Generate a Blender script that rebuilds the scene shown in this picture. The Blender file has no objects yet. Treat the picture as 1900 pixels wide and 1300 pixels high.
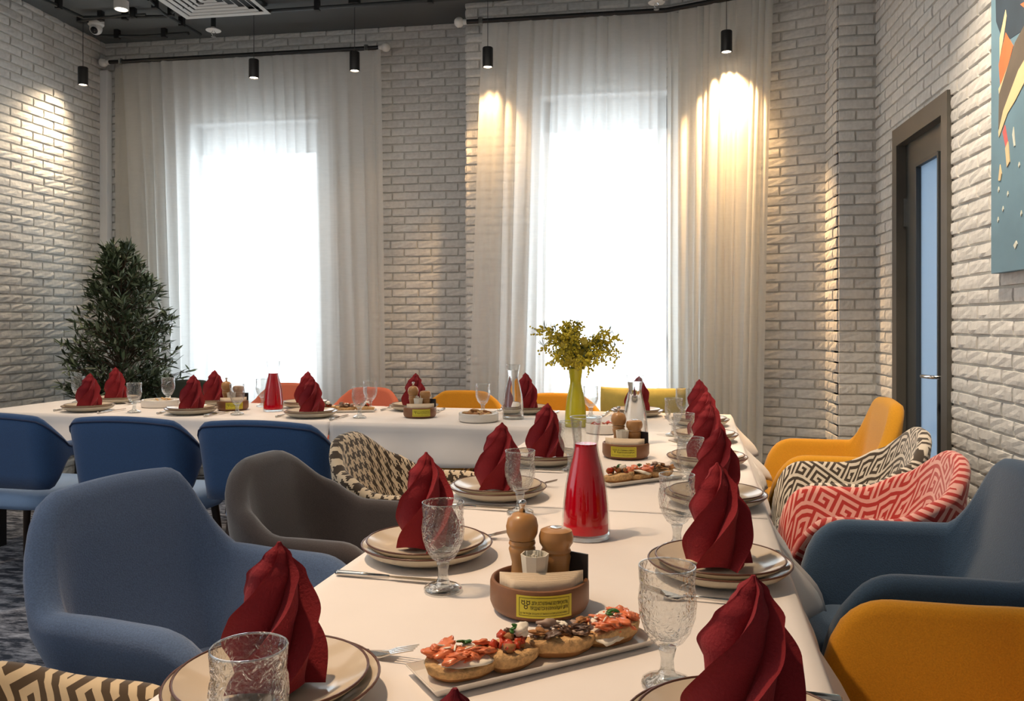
import bpy, bmesh, math, random
from mathutils import Vector, Matrix, noise as mn
random.seed(7)
PI = math.pi
sc = bpy.context.scene
C = sc.collection

# ---------------------------------------------------------------- camera, world, lights, exposure
TH = math.radians(8.97)          # camera turned left of the room's long axis
ST, CT = math.sin(TH), math.cos(TH)
FPX, CX, HY, CAMZ = 1520.0, 950.0, 598.0, 1.24
cam_d = bpy.data.cameras.new('camera'); cam = bpy.data.objects.new('camera', cam_d); C.objects.link(cam)
cam.location = (0, 0, CAMZ); cam.rotation_euler = (PI/2, 0, TH)
cam_d.sensor_width = 36; cam_d.lens = 36*FPX/1900; cam_d.shift_y = (HY-650)/1900; cam_d.clip_start = .02
sc.camera = cam
sc.view_settings.view_transform = 'Standard'; sc.view_settings.look = 'None'
sc.view_settings.gamma = 1; sc.view_settings.use_curve_mapping = False
sc.view_settings.exposure = 0.10
sc.cycles.transparent_max_bounces = 24
sc.cycles.max_bounces = 10
sc.cycles.sample_clamp_indirect = 6
w = bpy.data.worlds.new('overcast_sky'); sc.world = w; w.use_nodes = True
bg = w.node_tree.nodes['Background']; bg.inputs[0].default_value = (.86, .94, 1, 1); bg.inputs[1].default_value = 5.6

def room(px, D):                 # pixel column + depth -> room x, y
    x = (px-CX)/FPX*D
    return x*CT - D*ST, x*ST + D*CT
def zpx(py, D): return CAMZ + (HY-py)/FPX*D
def on_y(px, Y):                 # column on a plane y = Y
    k = (px-CX)/FPX; D = Y/(k*ST+CT)
    return k*D*CT - D*ST, D
def on_x(px, X):
    k = (px-CX)/FPX; D = X/(k*CT-ST)
    return k*D*ST + D*CT, D
FT = math.atan(345/1520.0)       # table direction seen from the camera
SF, CF = math.sin(FT), math.cos(FT)
TA = FT-TH
def W(u, v, z=0.0): return Vector((u*math.cos(TA)+v*math.sin(TA), -u*math.sin(TA)+v*math.cos(TA), z))
def uv_at(px, v):                # column + table-frame v -> u
    k = (px-CX)/FPX; D = v/(k*SF+CF)
    return k*D*CF - D*SF
TROT = -TA

def area(name, loc, rot, sx, sy, power, col, portal=False, spread=None):
    l = bpy.data.lights.new(name, 'AREA'); l.shape = 'RECTANGLE'; l.size = sx; l.size_y = sy; l.energy = power; l.color = col
    if portal: l.cycles.is_portal = True
    if spread: l.spread = spread
    o = bpy.data.objects.new(name, l); C.objects.link(o); o.location = loc; o.rotation_euler = rot
    return o
def spot(name, loc, target, power, col, ang=60, blend=.6, rad=.03):
    l = bpy.data.lights.new(name, 'SPOT'); l.energy = power; l.color = col; l.spot_size = math.radians(ang); l.spot_blend = blend; l.shadow_soft_size = rad
    o = bpy.data.objects.new(name, l); C.objects.link(o); o.location = loc
    o.rotation_euler = (Vector(target)-Vector(loc)).to_track_quat('-Z', 'Y').to_euler()
    return o
area('ceiling_fill', (-2.5, 1.1, 3.40), (0, 0, 0), 2.6, 2.4, 34, (1, .92, .82))  # unseen soft area lamp under the ceiling, added as fill
area('left_cool_fill', (-4.25, 1.2, 1.9), (0, -PI/2, 0), 2.2, 2.6, 20, (.80, .90, 1.0))  # added cool fill from the left; the wall behind it has no window
area('far_table_fill', (-1.6, 3.9, 3.4), (0, 0, 0), 4.0, 1.6, 22, (1, .90, .78))  # unseen area lamp above the far table, added as overhead fill
WARM = (1, .70, .44)
spot('table_spot_near', W(-1.25, 1.2, 3.3), W(-.40, 1.35, .75), 210, WARM, 48, .9, .05)
spot('table_spot_middle', W(-1.1, 2.9, 3.3), W(-.3, 2.9, .75), 150, WARM, 50, .9, .05)
spot('table_spot_far', W(-2.9, 3.9, 3.3), W(-2.7, 4.1, .75), 110, WARM, 60, .9, .05)
spot('table_spot_centre', W(-1.6, 4.0, 3.3), W(-1.4, 4.1, .75), 60, WARM, 60, .9, .05)
spot('wall_spot', (.6, 2.9, 3.4), (1.37, 3.4, .9), 300, (1, .80, .58), 74, .9, .05)

# ---------------------------------------------------------------- materials
MATS = {}
def mat(name, col=(.5,.5,.5), rough=.6, metal=0, **kw):
    if name in MATS: return MATS[name]
    m = bpy.data.materials.new(name); m.use_nodes = True
    nt = m.node_tree; b = nt.nodes['Principled BSDF']
    b.inputs['Base Color'].default_value = (*col, 1); b.inputs['Roughness'].default_value = rough; b.inputs['Metallic'].default_value = metal
    for k, v in kw.items():
        if k in ('var', 'bump', 'scale', 'detail', 'objvar'): continue
        b.inputs[k].default_value = v
    if 'var' in kw or 'bump' in kw:
        tc = nt.nodes.new('ShaderNodeTexCoord')
        n = nt.nodes.new('ShaderNodeTexNoise'); n.inputs['Scale'].default_value = kw.get('scale', 20); n.inputs['Detail'].default_value = kw.get('detail', 4)
        nt.links.new(tc.outputs['Object'], n.inputs['Vector'])
        if 'var' in kw:
            v = kw['var']
            mx = nt.nodes.new('ShaderNodeMix'); mx.data_type = 'RGBA'
            mx.inputs['A'].default_value = (*[c*(1-v) for c in col], 1); mx.inputs['B'].default_value = (*[min(1, c*(1+v)) for c in col], 1)
            nt.links.new(n.outputs['Fac'], mx.inputs['Factor']); out = mx.outputs['Result']
            if kw.get('objvar'):
                oi = nt.nodes.new('ShaderNodeObjectInfo'); hs = nt.nodes.new('ShaderNodeHueSaturation')
                mr = nt.nodes.new('ShaderNodeMapRange'); mr.inputs['To Min'].default_value = 1-kw['objvar']; mr.inputs['To Max'].default_value = 1+kw['objvar']
                nt.links.new(oi.outputs['Random'], mr.inputs['Value']); nt.links.new(mr.outputs['Result'], hs.inputs['Value'])
                nt.links.new(out, hs.inputs['Color']); out = hs.outputs['Color']
            nt.links.new(out, b.inputs['Base Color'])
        if kw.get('bump'):
            bp = nt.nodes.new('ShaderNodeBump'); bp.inputs['Strength'].default_value = kw['bump']; bp.inputs['Distance'].default_value = .004
            nt.links.new(n.outputs['Fac'], bp.inputs['Height']); nt.links.new(bp.outputs['Normal'], b.inputs['Normal'])
    MATS[name] = m
    return m
def emit(name, col, s):
    m = bpy.data.materials.new(name); m.use_nodes = True; nt = m.node_tree
    b = nt.nodes['Principled BSDF']; b.inputs['Emission Color'].default_value = (*col, 1); b.inputs['Emission Strength'].default_value = s
    MATS[name] = m; return m
def fabric(name, a, b2, pattern, s=1.0, rot=0.0):
    m = bpy.data.materials.new(name); m.use_nodes = True; nt = m.node_tree; N = nt.nodes; L = nt.links
    b = N['Principled BSDF']; b.inputs['Roughness'].default_value = .95; b.inputs['Sheen Weight'].default_value = .25
    uvn = N.new('ShaderNodeUVMap'); mp = N.new('ShaderNodeMapping'); mp.inputs['Rotation'].default_value = (0, 0, rot); mp.inputs['Scale'].default_value = (s, s, 1)
    L.new(uvn.outputs[0], mp.inputs['Vector']); sp = N.new('ShaderNodeSeparateXYZ'); L.new(mp.outputs[0], sp.inputs[0])
    def M(op, x, y=None, z=None):
        n = N.new('ShaderNodeMath'); n.operation = op
        for i, v in enumerate((x, y, z)):
            if v is None: continue
            if isinstance(v, (int, float)): n.inputs[i].default_value = v
            else: L.new(v, n.inputs[i])
        return n.outputs[0]
    if pattern == 'hound':
        i = M('FLOORED_MODULO', M('FLOOR', sp.outputs[0]), 8); j = M('FLOORED_MODULO', M('FLOOR', sp.outputs[1]), 8)
        over = M('LESS_THAN', M('FLOORED_MODULO', M('ADD', i, j), 4), 1.5)
        ci = M('LESS_THAN', i, 3.5); cj = M('LESS_THAN', j, 3.5)
        fac = M('ADD', M('MULTIPLY', over, ci), M('MULTIPLY', M('SUBTRACT', 1, over), cj))
    else:
        rows = ['1111110', '0000010', '1111010', '1001010', '1011010', '1000010', '1111111', '0000000']
        j = M('FLOOR', sp.outputs[1]); tile = M('FLOOR', M('DIVIDE', j, 8)); j8 = M('FLOORED_MODULO', j, 8)
        x = M('ADD', M('FLOOR', sp.outputs[0]), M('MULTIPLY', tile, 3)); i = M('FLOORED_MODULO', x, 7)
        val = None
        for k, r in enumerate(rows):
            iv = int(r, 2)
            if not iv: continue
            t = M('MULTIPLY', M('COMPARE', j8, k, .4), iv)
            val = t if val is None else M('ADD', val, t)
        bit = M('FLOORED_MODULO', M('FLOOR', M('DIVIDE', M('ADD', val, .01), M('POWER', 2, M('SUBTRACT', 6, i)))), 2)
        fac = M('GREATER_THAN', bit, .5)
    mx = N.new('ShaderNodeMix'); mx.data_type = 'RGBA'; mx.inputs['A'].default_value = (*a, 1); mx.inputs['B'].default_value = (*b2, 1)
    L.new(fac, mx.inputs['Factor']); L.new(mx.outputs['Result'], b.inputs['Base Color'])
    MATS[name] = m; return m
def thin_glass(name, tint=(1, 1, 1), rough=.02, refl=1.5, bump=0, scale=60, base=.05):
    m = bpy.data.materials.new(name); m.use_nodes = True; nt = m.node_tree; N = nt.nodes; L = nt.links
    N.remove(N['Principled BSDF']); out = N['Material Output']
    t = N.new('ShaderNodeBsdfTransparent'); t.inputs[0].default_value = (*tint, 1)
    g = N.new('ShaderNodeBsdfGlossy'); g.inputs['Roughness'].default_value = rough
    lw = N.new('ShaderNodeLayerWeight'); lw.inputs['Blend'].default_value = .5; pw = N.new('ShaderNodeMath'); pw.operation = 'POWER'; pw.inputs[1].default_value = 3.2
    f = N.new('ShaderNodeMath'); f.operation = 'MULTIPLY_ADD'; f.inputs[1].default_value = refl; f.inputs[2].default_value = base; f.use_clamp = True
    L.new(lw.outputs['Facing'], pw.inputs[0]); L.new(pw.outputs[0], f.inputs[0]); mx = N.new('ShaderNodeMixShader')
    if bump:
        tc = N.new('ShaderNodeTexCoord'); n = N.new('ShaderNodeTexNoise'); n.inputs['Scale'].default_value = scale; n.inputs['Detail'].default_value = 1.5
        n.inputs['Distortion'].default_value = 1.2
        bp = N.new('ShaderNodeBump'); bp.inputs['Strength'].default_value = bump; bp.inputs['Distance'].default_value = .006
        L.new(tc.outputs['Object'], n.inputs['Vector']); L.new(n.outputs['Fac'], bp.inputs['Height'])
        L.new(bp.outputs[0], g.inputs['Normal']); L.new(bp.outputs[0], lw.inputs['Normal'])
    L.new(f.outputs[0], mx.inputs[0]); L.new(t.outputs[0], mx.inputs[1]); L.new(g.outputs[0], mx.inputs[2]); L.new(mx.outputs[0], out.inputs[0])
    MATS[name] = m; return m
def sheer(name, col, see, transl=.55):
    m = bpy.data.materials.new(name); m.use_nodes = True; nt = m.node_tree; N = nt.nodes; L = nt.links
    N.remove(N['Principled BSDF']); out = N['Material Output']
    d = N.new('ShaderNodeBsdfDiffuse'); d.inputs[0].default_value = (*col, 1)
    tr = N.new('ShaderNodeBsdfTranslucent'); tr.inputs[0].default_value = (*col, 1)
    t = N.new('ShaderNodeBsdfTransparent')
    a = N.new('ShaderNodeMixShader'); a.inputs[0].default_value = transl; L.new(d.outputs[0], a.inputs[1]); L.new(tr.outputs[0], a.inputs[2])
    tc = N.new('ShaderNodeTexCoord'); mp = N.new('ShaderNodeMapping'); mp.inputs['Scale'].default_value = (14, 14, 90)
    n = N.new('ShaderNodeTexNoise'); n.inputs['Scale'].default_value = 1; mr = N.new('ShaderNodeMapRange')
    mr.inputs['To Min'].default_value = max(0, see-.04); mr.inputs['To Max'].default_value = see and see+.04
    L.new(tc.outputs['Object'], mp.inputs[0]); L.new(mp.outputs[0], n.inputs[0]); L.new(n.outputs['Fac'], mr.inputs['Value'])
    b = N.new('ShaderNodeMixShader'); L.new(mr.outputs[0], b.inputs[0]); L.new(a.outputs[0], b.inputs[1]); L.new(t.outputs[0], b.inputs[2])
    L.new(b.outputs[0], out.inputs[0]); MATS[name] = m; return m

mat('painted_brick', (.64, .635, .615), .8, var=.20, bump=.8, scale=34, detail=6, objvar=.07)
mat('mortar', (.53, .52, .49), .95, var=.15, bump=.4, scale=60)
mat('ceiling_paint', (.095, .105, .11), .8, var=.12, scale=3)
mat('plaster_white', (.78, .79, .80), .6)
mat('white_plastic', (.78, .78, .76), .35)
mat('window_frame', (.80, .81, .83), .4)
mat('black_metal', (.012, .012, .013), .4)
mat('dark_conduit', (.03, .034, .036), .5)
mat('chrome', (.75, .75, .76), .13, 1)
mat('steel', (.62, .60, .57), .16, 1)
mat('door_wood', (.035, .038, .036), .45, var=.25, scale=6)
mat('door_casing', (.085, .08, .07), .5, var=.2, scale=6)
sheer('frosted_pane', (.36, .43, .50), .0, .55)
mat('dark_wood', (.035, .018, .010), .45, var=.3, scale=15)
mat('beech', (.43, .22, .08), .30, var=.22, scale=22)
mat('walnut', (.20, .085, .035), .45, var=.3, scale=18)
mat('cloth_white', (.80, .755, .725), .9, var=.04, bump=.10, scale=9, detail=3)
mat('napkin_red', (.235, .009, .016), .9, var=.12, bump=.35, scale=260)
mat('plate_glaze', (.62, .53, .41), .12, var=.05, scale=10)
mat('plate_outside', (.55, .49, .38), .45, var=.08, scale=30)
mat('rim_brown', (.10, .035, .018), .3)
mat('blue_fabric', (.082, .135, .25), .95, var=.45, bump=.3, scale=300, **{'Sheen Weight': .25})
mat('deep_blue_fabric', (.020, .055, .110), .95, var=.45, bump=.3, scale=300, **{'Sheen Weight': .3})
mat('royal_blue_fabric', (.022, .075, .20), .9, var=.35, bump=.2, scale=300, **{'Sheen Weight': .3})
mat('light_blue_fabric', (.28, .42, .66), .9, var=.1, bump=.2, scale=300)
mat('brown_plush', (.062, .046, .043), .9, var=.4, bump=.2, scale=300, **{'Sheen Weight': .5})
mat('mustard_fabric', (.56, .255, .008), .95, var=.25, bump=.3, scale=300, **{'Sheen Weight': .15})
mat('salmon_fabric', (.62, .17, .10), .95, var=.1, bump=.3, scale=300)
mat('green_fabric', (.03, .04, .028), .9, var=.2, scale=200)
mat('cushion_yellow', (.52, .42, .10), .85, var=.18, bump=.3, scale=25)
mat('seam_thread', (.02, .035, .09), .8)
mat('mustard_piping', (.5, .24, .02), .8)
fabric('houndstooth', (.74, .60, .42), (.055, .035, .02), 'hound', 178, .0)
fabric('black_key', (.045, .032, .022), (.56, .50, .42), 'key', 100, .62)
fabric('brown_key', (.075, .045, .02), (.62, .48, .30), 'key', 75, .9)
fabric('red_key', (.34, .020, .016), (.60, .31, .27), 'key', 88, .5)
thin_glass('goblet_glass', (.955, .96, .955), .05, 1.0, 1.0, 110)
thin_glass('carafe_glass', (.97, .975, .975), .02, .75)
thin_glass('glass_edge', (.90, .92, .92), .05, 1.3, .25, 60, .20)
thin_glass('window_glass', (.97, .98, .98), .01, .4)
mat('thick_glass', (1, 1, 1), .02, **{'Transmission Weight': 1, 'IOR': 1.45})
mat('water', (1, 1, 1), 0, **{'Transmission Weight': 1, 'IOR': 1.20})
mat('berry_drink', (.62, .001, .012), .1, **{'Transmission Weight': .10, 'IOR': 1.15})
mat('drink_surface', (.75, .25, .25), .3)
mat('yellow_glass', (.66, .58, .015), .12, **{'Transmission Weight': .15, 'Coat Weight': .5})
mat('ceramic_white', (.78, .74, .68), .15)
mat('bread', (.64, .38, .17), .85, var=.65, bump=1.0, scale=130)
mat('crust', (.36, .16, .05), .7, var=.3, bump=.6, scale=50)
mat('salmon_meat', (.74, .20, .08), .25, var=.25, scale=40)
mat('tomato', (.50, .05, .012), .3, var=.3, scale=50)
mat('aubergine', (.10, .05, .03), .4, var=.4, scale=50)
mat('mushroom', (.36, .25, .19), .5, var=.35, scale=60)
mat('cheese', (.82, .76, .64), .5, var=.1, scale=60)
mat('herb', (.03, .13, .015), .4, var=.3, scale=80)
mat('paper', (.72, .60, .45), .85, var=.06, bump=.3, scale=60)
mat('paper_light', (.72, .68, .58), .8, var=.06, bump=.3, scale=60)
mat('sticker_yellow', (.66, .58, .04), .4)
mat('ink', (.03, .025, .01), .6)
mat('card_black', (.02, .018, .02), .3)
mat('leaf_dark', (.040, .068, .026), .5, var=.4, scale=8, objvar=.35)
mat('leaf_pale', (.16, .21, .12), .55, var=.35, scale=8, objvar=.3)
mat('bark', (.09, .06, .035), .8, var=.3, scale=20)
mat('olive_fruit', (.012, .010, .012), .25)
mat('mimosa_yellow', (.62, .50, .03), .7, var=.25, scale=60)
mat('mimosa_leaf', (.06, .10, .045), .6, var=.3, scale=40)
mat('petal_yellow', (.72, .60, .10), .6, var=.2, scale=60)
mat('pot_clay', (.25, .22, .2), .7, var=.1, scale=10)
mat('canvas_blue', (.13, .235, .31), .7, var=.25, bump=.3, scale=5, detail=6)
mat('canvas_dark', (.03, .05, .075), .7, var=.3, scale=8)
mat('paint_cream', (.66, .52, .30), .7, var=.1, scale=12)
mat('paint_orange', (.62, .16, .06), .7, var=.2, scale=12)
mat('paint_umber', (.12, .10, .08), .7, var=.2, scale=12)
mat('paint_pink', (.55, .12, .12), .7, var=.1, scale=12)
mat('paint_pale', (.60, .62, .55), .7, var=.1, scale=12)
mat('vent_white', (.62, .63, .62), .5)
mat('lens_black', (.01, .01, .012), .08)
emit('lamp_warm', (1, .80, .58), 14)
emit('lamp_soft', (1, .86, .70), 5)
sheer('sheer_white', (.93, .93, .915), .28, .60)
sheer('sheer_plain', (.74, .72, .67), .12, .45)
sheer('sheer_warm', (.87, .86, .82), .16, .5)
# carpet
m = mat('carpet', (.05, .06, .085), .95); nt = m.node_tree; b = nt.nodes['Principled BSDF']
tc = nt.nodes.new('ShaderNodeTexCoord'); mp = nt.nodes.new('ShaderNodeMapping'); mp.inputs['Scale'].default_value = (5, 14, 1); mp.inputs['Rotation'].default_value = (0, 0, .35)
n = nt.nodes.new('ShaderNodeTexNoise'); n.inputs['Scale'].default_value = 1.6; n.inputs['Detail'].default_value = 7; n.inputs['Roughness'].default_value = .72
cr = nt.nodes.new('ShaderNodeValToRGB'); cr.color_ramp.elements[0].position = .44; cr.color_ramp.elements[0].color = (.022, .03, .05, 1)
cr.color_ramp.elements[1].position = .66; cr.color_ramp.elements[1].color = (.46, .48, .55, 1)
nt.links.new(tc.outputs['Object'], mp.inputs[0]); nt.links.new(mp.outputs[0], n.inputs[0]); nt.links.new(n.outputs['Fac'], cr.inputs[0]); nt.links.new(cr.outputs[0], b.inputs['Base Color'])

# ---------------------------------------------------------------- mesh helpers
def link(name, me, m=None, parent=None, loc=None, rot=None):
    o = bpy.data.objects.new(name, me); C.objects.link(o)
    if m is not None:
        ms = m if isinstance(m, (list, tuple)) else [m]
        if me is not None and not me.materials:
            for x in ms: me.materials.append(MATS[x])
    if parent is not None: o.parent = parent
    if loc is not None: o.location = loc
    if rot is not None: o.rotation_euler = rot
    return o
def tomesh(bm, name='mesh', smooth=False, sharp=None):
    me = bpy.data.meshes.new(name); bm.normal_update(); bm.to_mesh(me); bm.free()
    if smooth:
        for p in me.polygons: p.use_smooth = True
        if sharp:
            me.set_sharp_from_angle(angle=math.radians(sharp))
    return me
def box(bm, x0, x1, y0, y1, z0, z1, mi=0, M=None, bev=0):
    r = bmesh.ops.create_cube(bm, size=1, matrix=Matrix.Translation(((x0+x1)/2, (y0+y1)/2, (z0+z1)/2)) @ Matrix.Diagonal((x1-x0, y1-y0, z1-z0, 1)))
    vs = r['verts']
    if bev:
        es = list({e for v in vs for e in v.link_edges})
        rr = bmesh.ops.bevel(bm, geom=es, offset=bev, segments=2, affect='EDGES', profile=.6)
        vs = list({v for f in rr['faces'] for v in f.verts} | {v for v in vs if v.is_valid})
    if M is not None: bmesh.ops.transform(bm, matrix=M, verts=vs)
    for f in {f for v in vs for f in v.link_faces}: f.material_index = mi
    return vs
def grid(bm, P, nu, nv, closeu=False, closev=False, uvf=None, mi=0):
    """P(i,j)->Vector. returns verts"""
    V = [[bm.verts.new(P(i, j)) for j in range(nv)] for i in range(nu)]
    uvl = bm.loops.layers.uv.verify() if uvf else None
    for i in range(nu if closeu else nu-1):
        for j in range(nv if closev else nv-1):
            i2, j2 = (i+1) % nu, (j+1) % nv
            try: f = bm.faces.new((V[i][j], V[i2][j], V[i2][j2], V[i][j2]))
            except ValueError: continue
            f.material_index = mi
            if uvf:
                for l, (a, b_) in zip(f.loops, ((i, j), (i+1, j), (i+1, j+1), (i, j+1))): l[uvl].uv = uvf(a, b_)
    return V
def lathe(bm, prof, n=32, M=None, mi=0, f=None):
    """prof list of (r,z); closes at r==0"""
    rings = []
    for k, (r, z) in enumerate(prof):
        if r < 1e-6: rings.append([bm.verts.new((0, 0, z))])
        else:
            rr = [r if f is None else f(r, z, 2*PI*i/n) for i in range(n)]
            rings.append([bm.verts.new((rr[i]*math.cos(2*PI*i/n), rr[i]*math.sin(2*PI*i/n), z)) for i in range(n)])
    for a, b_ in zip(rings, rings[1:]):
        for i in range(n):
            q = (a[i % len(a)], a[(i+1) % len(a)], b_[(i+1) % len(b_)], b_[i % len(b_)])
            q = list(dict.fromkeys(q))
            if len(q) > 2:
                fc = bm.faces.new(q); fc.material_index = mi
    vs = [v for r in rings for v in r]
    if M is not None: bmesh.ops.transform(bm, matrix=M, verts=vs)
    return vs
def tube(bm, pts, rad, n=8, mi=0, cap=True):
    pts = [Vector(p) for p in pts]; rings = []
    up = Vector((0, 0, 1))
    for i, p in enumerate(pts):
        t = (pts[min(i+1, len(pts)-1)]-pts[max(i-1, 0)]).normalized()
        a = t.cross(up)
        if a.length < .1: a = t.cross(Vector((1, 0, 0)))
        a.normalize(); b_ = t.cross(a)
        r = rad[i] if isinstance(rad, (list, tuple)) else rad
        rings.append([bm.verts.new(p + a*r*math.cos(2*PI*k/n) + b_*r*math.sin(2*PI*k/n)) for k in range(n)])
    for a, b_ in zip(rings, rings[1:]):
        for k in range(n):
            fc = bm.faces.new((a[k], a[(k+1) % n], b_[(k+1) % n], b_[k])); fc.material_index = mi
    if cap:
        for r in (rings[0][::-1], rings[-1]): bm.faces.new(r).material_index = mi
def outline(bm, pts, h, z0=0, mi=0, zf=None):
    """flat polygon outline (x,y) extruded by h"""
    zf = zf or (lambda x, y: 0)
    a = [bm.verts.new((x, y, z0+zf(x, y))) for x, y in pts]; b_ = [bm.verts.new((x, y, z0+h+zf(x, y))) for x, y in pts]
    bm.faces.new(a[::-1]).material_index = mi; bm.faces.new(b_).material_index = mi
    for i in range(len(pts)):
        j = (i+1) % len(pts); bm.faces.new((a[i], a[j], b_[j], b_[i])).material_index = mi
def smoothstep(a, b_, x):
    t = max(0, min(1, (x-a)/(b_-a))); return t*t*(3-2*t)
def interp(tab, x):
    if x <= tab[0][0]: return tab[0][1]
    for (a, fa), (b_, fb) in zip(tab, tab[1:]):
        if x <= b_:
            t = (x-a)/(b_-a); t = t*t*(3-2*t); return fa+(fb-fa)*t
    return tab[-1][1]
def empty(name, loc, rz=0, label=None, cat=None, group=None):
    o = bpy.data.objects.new(name, None); C.objects.link(o); o.location = loc; o.rotation_euler = (0, 0, rz); o.empty_display_size = .05
    return tag(o, label, cat, group)
def tag(o, label=None, cat=None, group=None, kind=None):
    if label: o['label'] = label
    if cat: o['category'] = cat
    if group: o['group'] = group
    if kind: o['kind'] = kind
    return o
def kids(o): return [c for c in ALLKIDS.get(o.name, [])]
ALLKIDS = {}
def part(name, me, m, parent, loc=None, rot=None, label=None):
    o = link(name, me, m, parent, loc, rot); ALLKIDS.setdefault(parent.name, []).append(o)
    if label: o['label'] = label
    return o
def dup(root, loc, rz=None, label=None, group=None, keep=None):
    r = root.copy(); C.objects.link(r); r.location = loc
    if rz is not None: r.rotation_euler = (0, 0, rz)
    if label: r['label'] = label
    if group: r['group'] = group
    def rec(src, dst):
        for ch in ALLKIDS.get(src.name, []):
            c = ch.copy(); C.objects.link(c); c.parent = dst
            ALLKIDS.setdefault(dst.name, []).append(c)
            rec(ch, c)
    rec(root, r)
    return r

# ---------------------------------------------------------------- room shell
XL, YA, YB, XR, ZC = -4.38, 6.17, 5.79, 1.377, 3.54
XAB = -1.245
AC = math.radians(20)
xk, yk = .20, YB
xp, yp = 1.160, 5.44              # where the angled wall meets the pier
YP = 5.12                         # pier front
PX, PZ = .215, .0625              # brick module

def brick_mesh(seed):
    rnd = random.Random(seed); bm = bmesh.new()
    L, H, Dp = .205, .0535, .011
    nx, nz = 5, 4
    g = [[None]*nz for _ in range(nx)]
    for i in range(nx):
        for j in range(nz):
            x = L*i/(nx-1); z = H*j/(nz-1)
            edge = i in (0, nx-1) or j in (0, nz-1)
            corner = i in (0, nx-1) and j in (0, nz-1)
            xi = x + (.002 if i == 0 else -.002 if i == nx-1 else rnd.uniform(-.008, .008)) + (rnd.uniform(-.0015, .0015) if edge else 0)
            zi = z + (.002 if j == 0 else -.002 if j == nz-1 else rnd.uniform(-.002, .002)) + (rnd.uniform(-.001, .001) if edge else 0)
            y = -Dp + (rnd.uniform(.0, .0022) if edge else rnd.uniform(-.003, .002)) + (.002 if corner else 0)
            g[i][j] = bm.verts.new((xi, y, zi))
    for i in range(nx-1):
        for j in range(nz-1): bm.faces.new((g[i][j], g[i+1][j], g[i+1][j+1], g[i][j+1]))
    ring = [g[i][0] for i in range(nx)] + [g[nx-1][j] for j in range(1, nz)] + [g[i][nz-1] for i in range(nx-2, -1, -1)] + [g[0][j] for j in range(nz-2, 0, -1)]
    def ext(v):
        x = 0 if v.co.x < .01 else L if v.co.x > L-.01 else v.co.x
        z = 0 if v.co.z < .008 else H if v.co.z > H-.008 else v.co.z
        return bm.verts.new((x, 0.001, z))
    back = [ext(v) for v in ring]
    for i in range(len(ring)):
        j = (i+1) % len(ring); bm.faces.new((ring[j], ring[i], back[i], back[j]))
    me = tomesh(bm, 'brick'); me.materials.append(MATS['painted_brick']); return me
BR = [brick_mesh(i) for i in range(8)]
BRV = [([v.co.copy() for v in me.vertices], [tuple(p.vertices) for p in me.polygons]) for me in BR]

def proj(p):
    x = p.x*CT + p.y*ST; D = -p.x*ST + p.y*CT
    if D < .1: return None
    return CX+FPX*x/D, HY-FPX*(p.z-CAMZ)/D, D

def wall(name, p0, p1, holes=(), vis=lambda px, py: True, thick=.28, zmin=0, s_from=0):
    """brick-faced wall from p0 to p1, the room on the right-hand side of p0->p1"""
    p0 = Vector((*p0, 0)); p1 = Vector((*p1, 0)); d = (p1-p0); Ls = d.length; ang = math.atan2(d.y, d.x)
    bm = bmesh.new()
    xs = sorted({0, Ls, *[h[0] for h in holes], *[h[1] for h in holes]})
    for a, b_ in zip(xs, xs[1:]):
        hs = [h for h in holes if h[0] <= a+1e-6 and h[1] >= b_-1e-6]
        segs = [(zmin, ZC)] if not hs else [(zmin, hs[0][2]), (hs[0][3], ZC)]
        for z0, z1 in segs:
            if z1-z0 > .01: box(bm, a, b_, 0, thick, z0, z1)
    bmesh.ops.remove_doubles(bm, verts=bm.verts[:], dist=1e-4)
    o = link(name, tomesh(bm, name), 'mortar', loc=p0, rot=(0, 0, ang)); tag(o, kind='structure')
    M = Matrix.Translation(p0) @ Matrix.Rotation(ang, 4, 'Z'); rnd = random.Random(name)
    cand = []
    for r in range(int((ZC-zmin)/PZ)+1):
        z = zmin + r*PZ + .005
        if z+.05 > ZC: hgt = max(.01, ZC-z)/.0525
        else: hgt = 1
        s = -rnd.uniform(0, .02) - (PX/2 if r % 2 else 0)
        while s < Ls:
            a, b_ = max(s, s_from, 0), min(s+.204, Ls)
            s += PX
            pieces = [(a, b_)]
            for h in holes:
                if z+.05 > h[2] and z < h[3]:
                    q = []
                    for x0, x1 in pieces:
                        if x1 <= h[0] or x0 >= h[1]: q.append((x0, x1))
                        else:
                            if x0 < h[0]: q.append((x0, h[0]-.002))
                            if x1 > h[1]: q.append((h[1]+.002, x1))
                    pieces = q
            for x0, x1 in pieces:
                if x1-x0 < .025: continue
                c = proj(M @ Vector(((x0+x1)/2, 0, z+.026)))
                score = -1
                if c and -20 < c[0] < 1920 and -20 < c[1] < 1320 and vis(c[0], c[1]): score = (x1-x0)/c[2]**2
                cand.append((score, x0, x1, z, hgt))
    cand.sort(reverse=True)
    verts, faces = [], []
    for k, (sco, x0, x1, z, hgt) in enumerate(cand):
        sx = (x1-x0)/.204; vi = rnd.randrange(8); jy = rnd.uniform(.75, 1.25); dz = rnd.uniform(-.0015, .0015)
        if sco > 0 and k < 298:
            b = bpy.data.objects.new('brick', BR[vi]); C.objects.link(b); b.parent = o
            b.location = (x0, 0, z+dz); b.scale = (sx, jy, hgt)
        else:
            base = len(verts)
            V, F = BRV[vi]
            verts += [(x0+v.x*sx, v.y*jy, z+dz+v.z*hgt) for v in V]; faces += [tuple(base+q for q in f) for f in F]
    if verts:
        me = bpy.data.meshes.new('brick_courses'); me.from_pydata(verts, [], faces); me.materials.append(MATS['painted_brick'])
        bo = bpy.data.objects.new('brick_courses', me); C.objects.link(bo); bo.parent = o; bo['kind'] = 'stuff'
    return o, M

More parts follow.
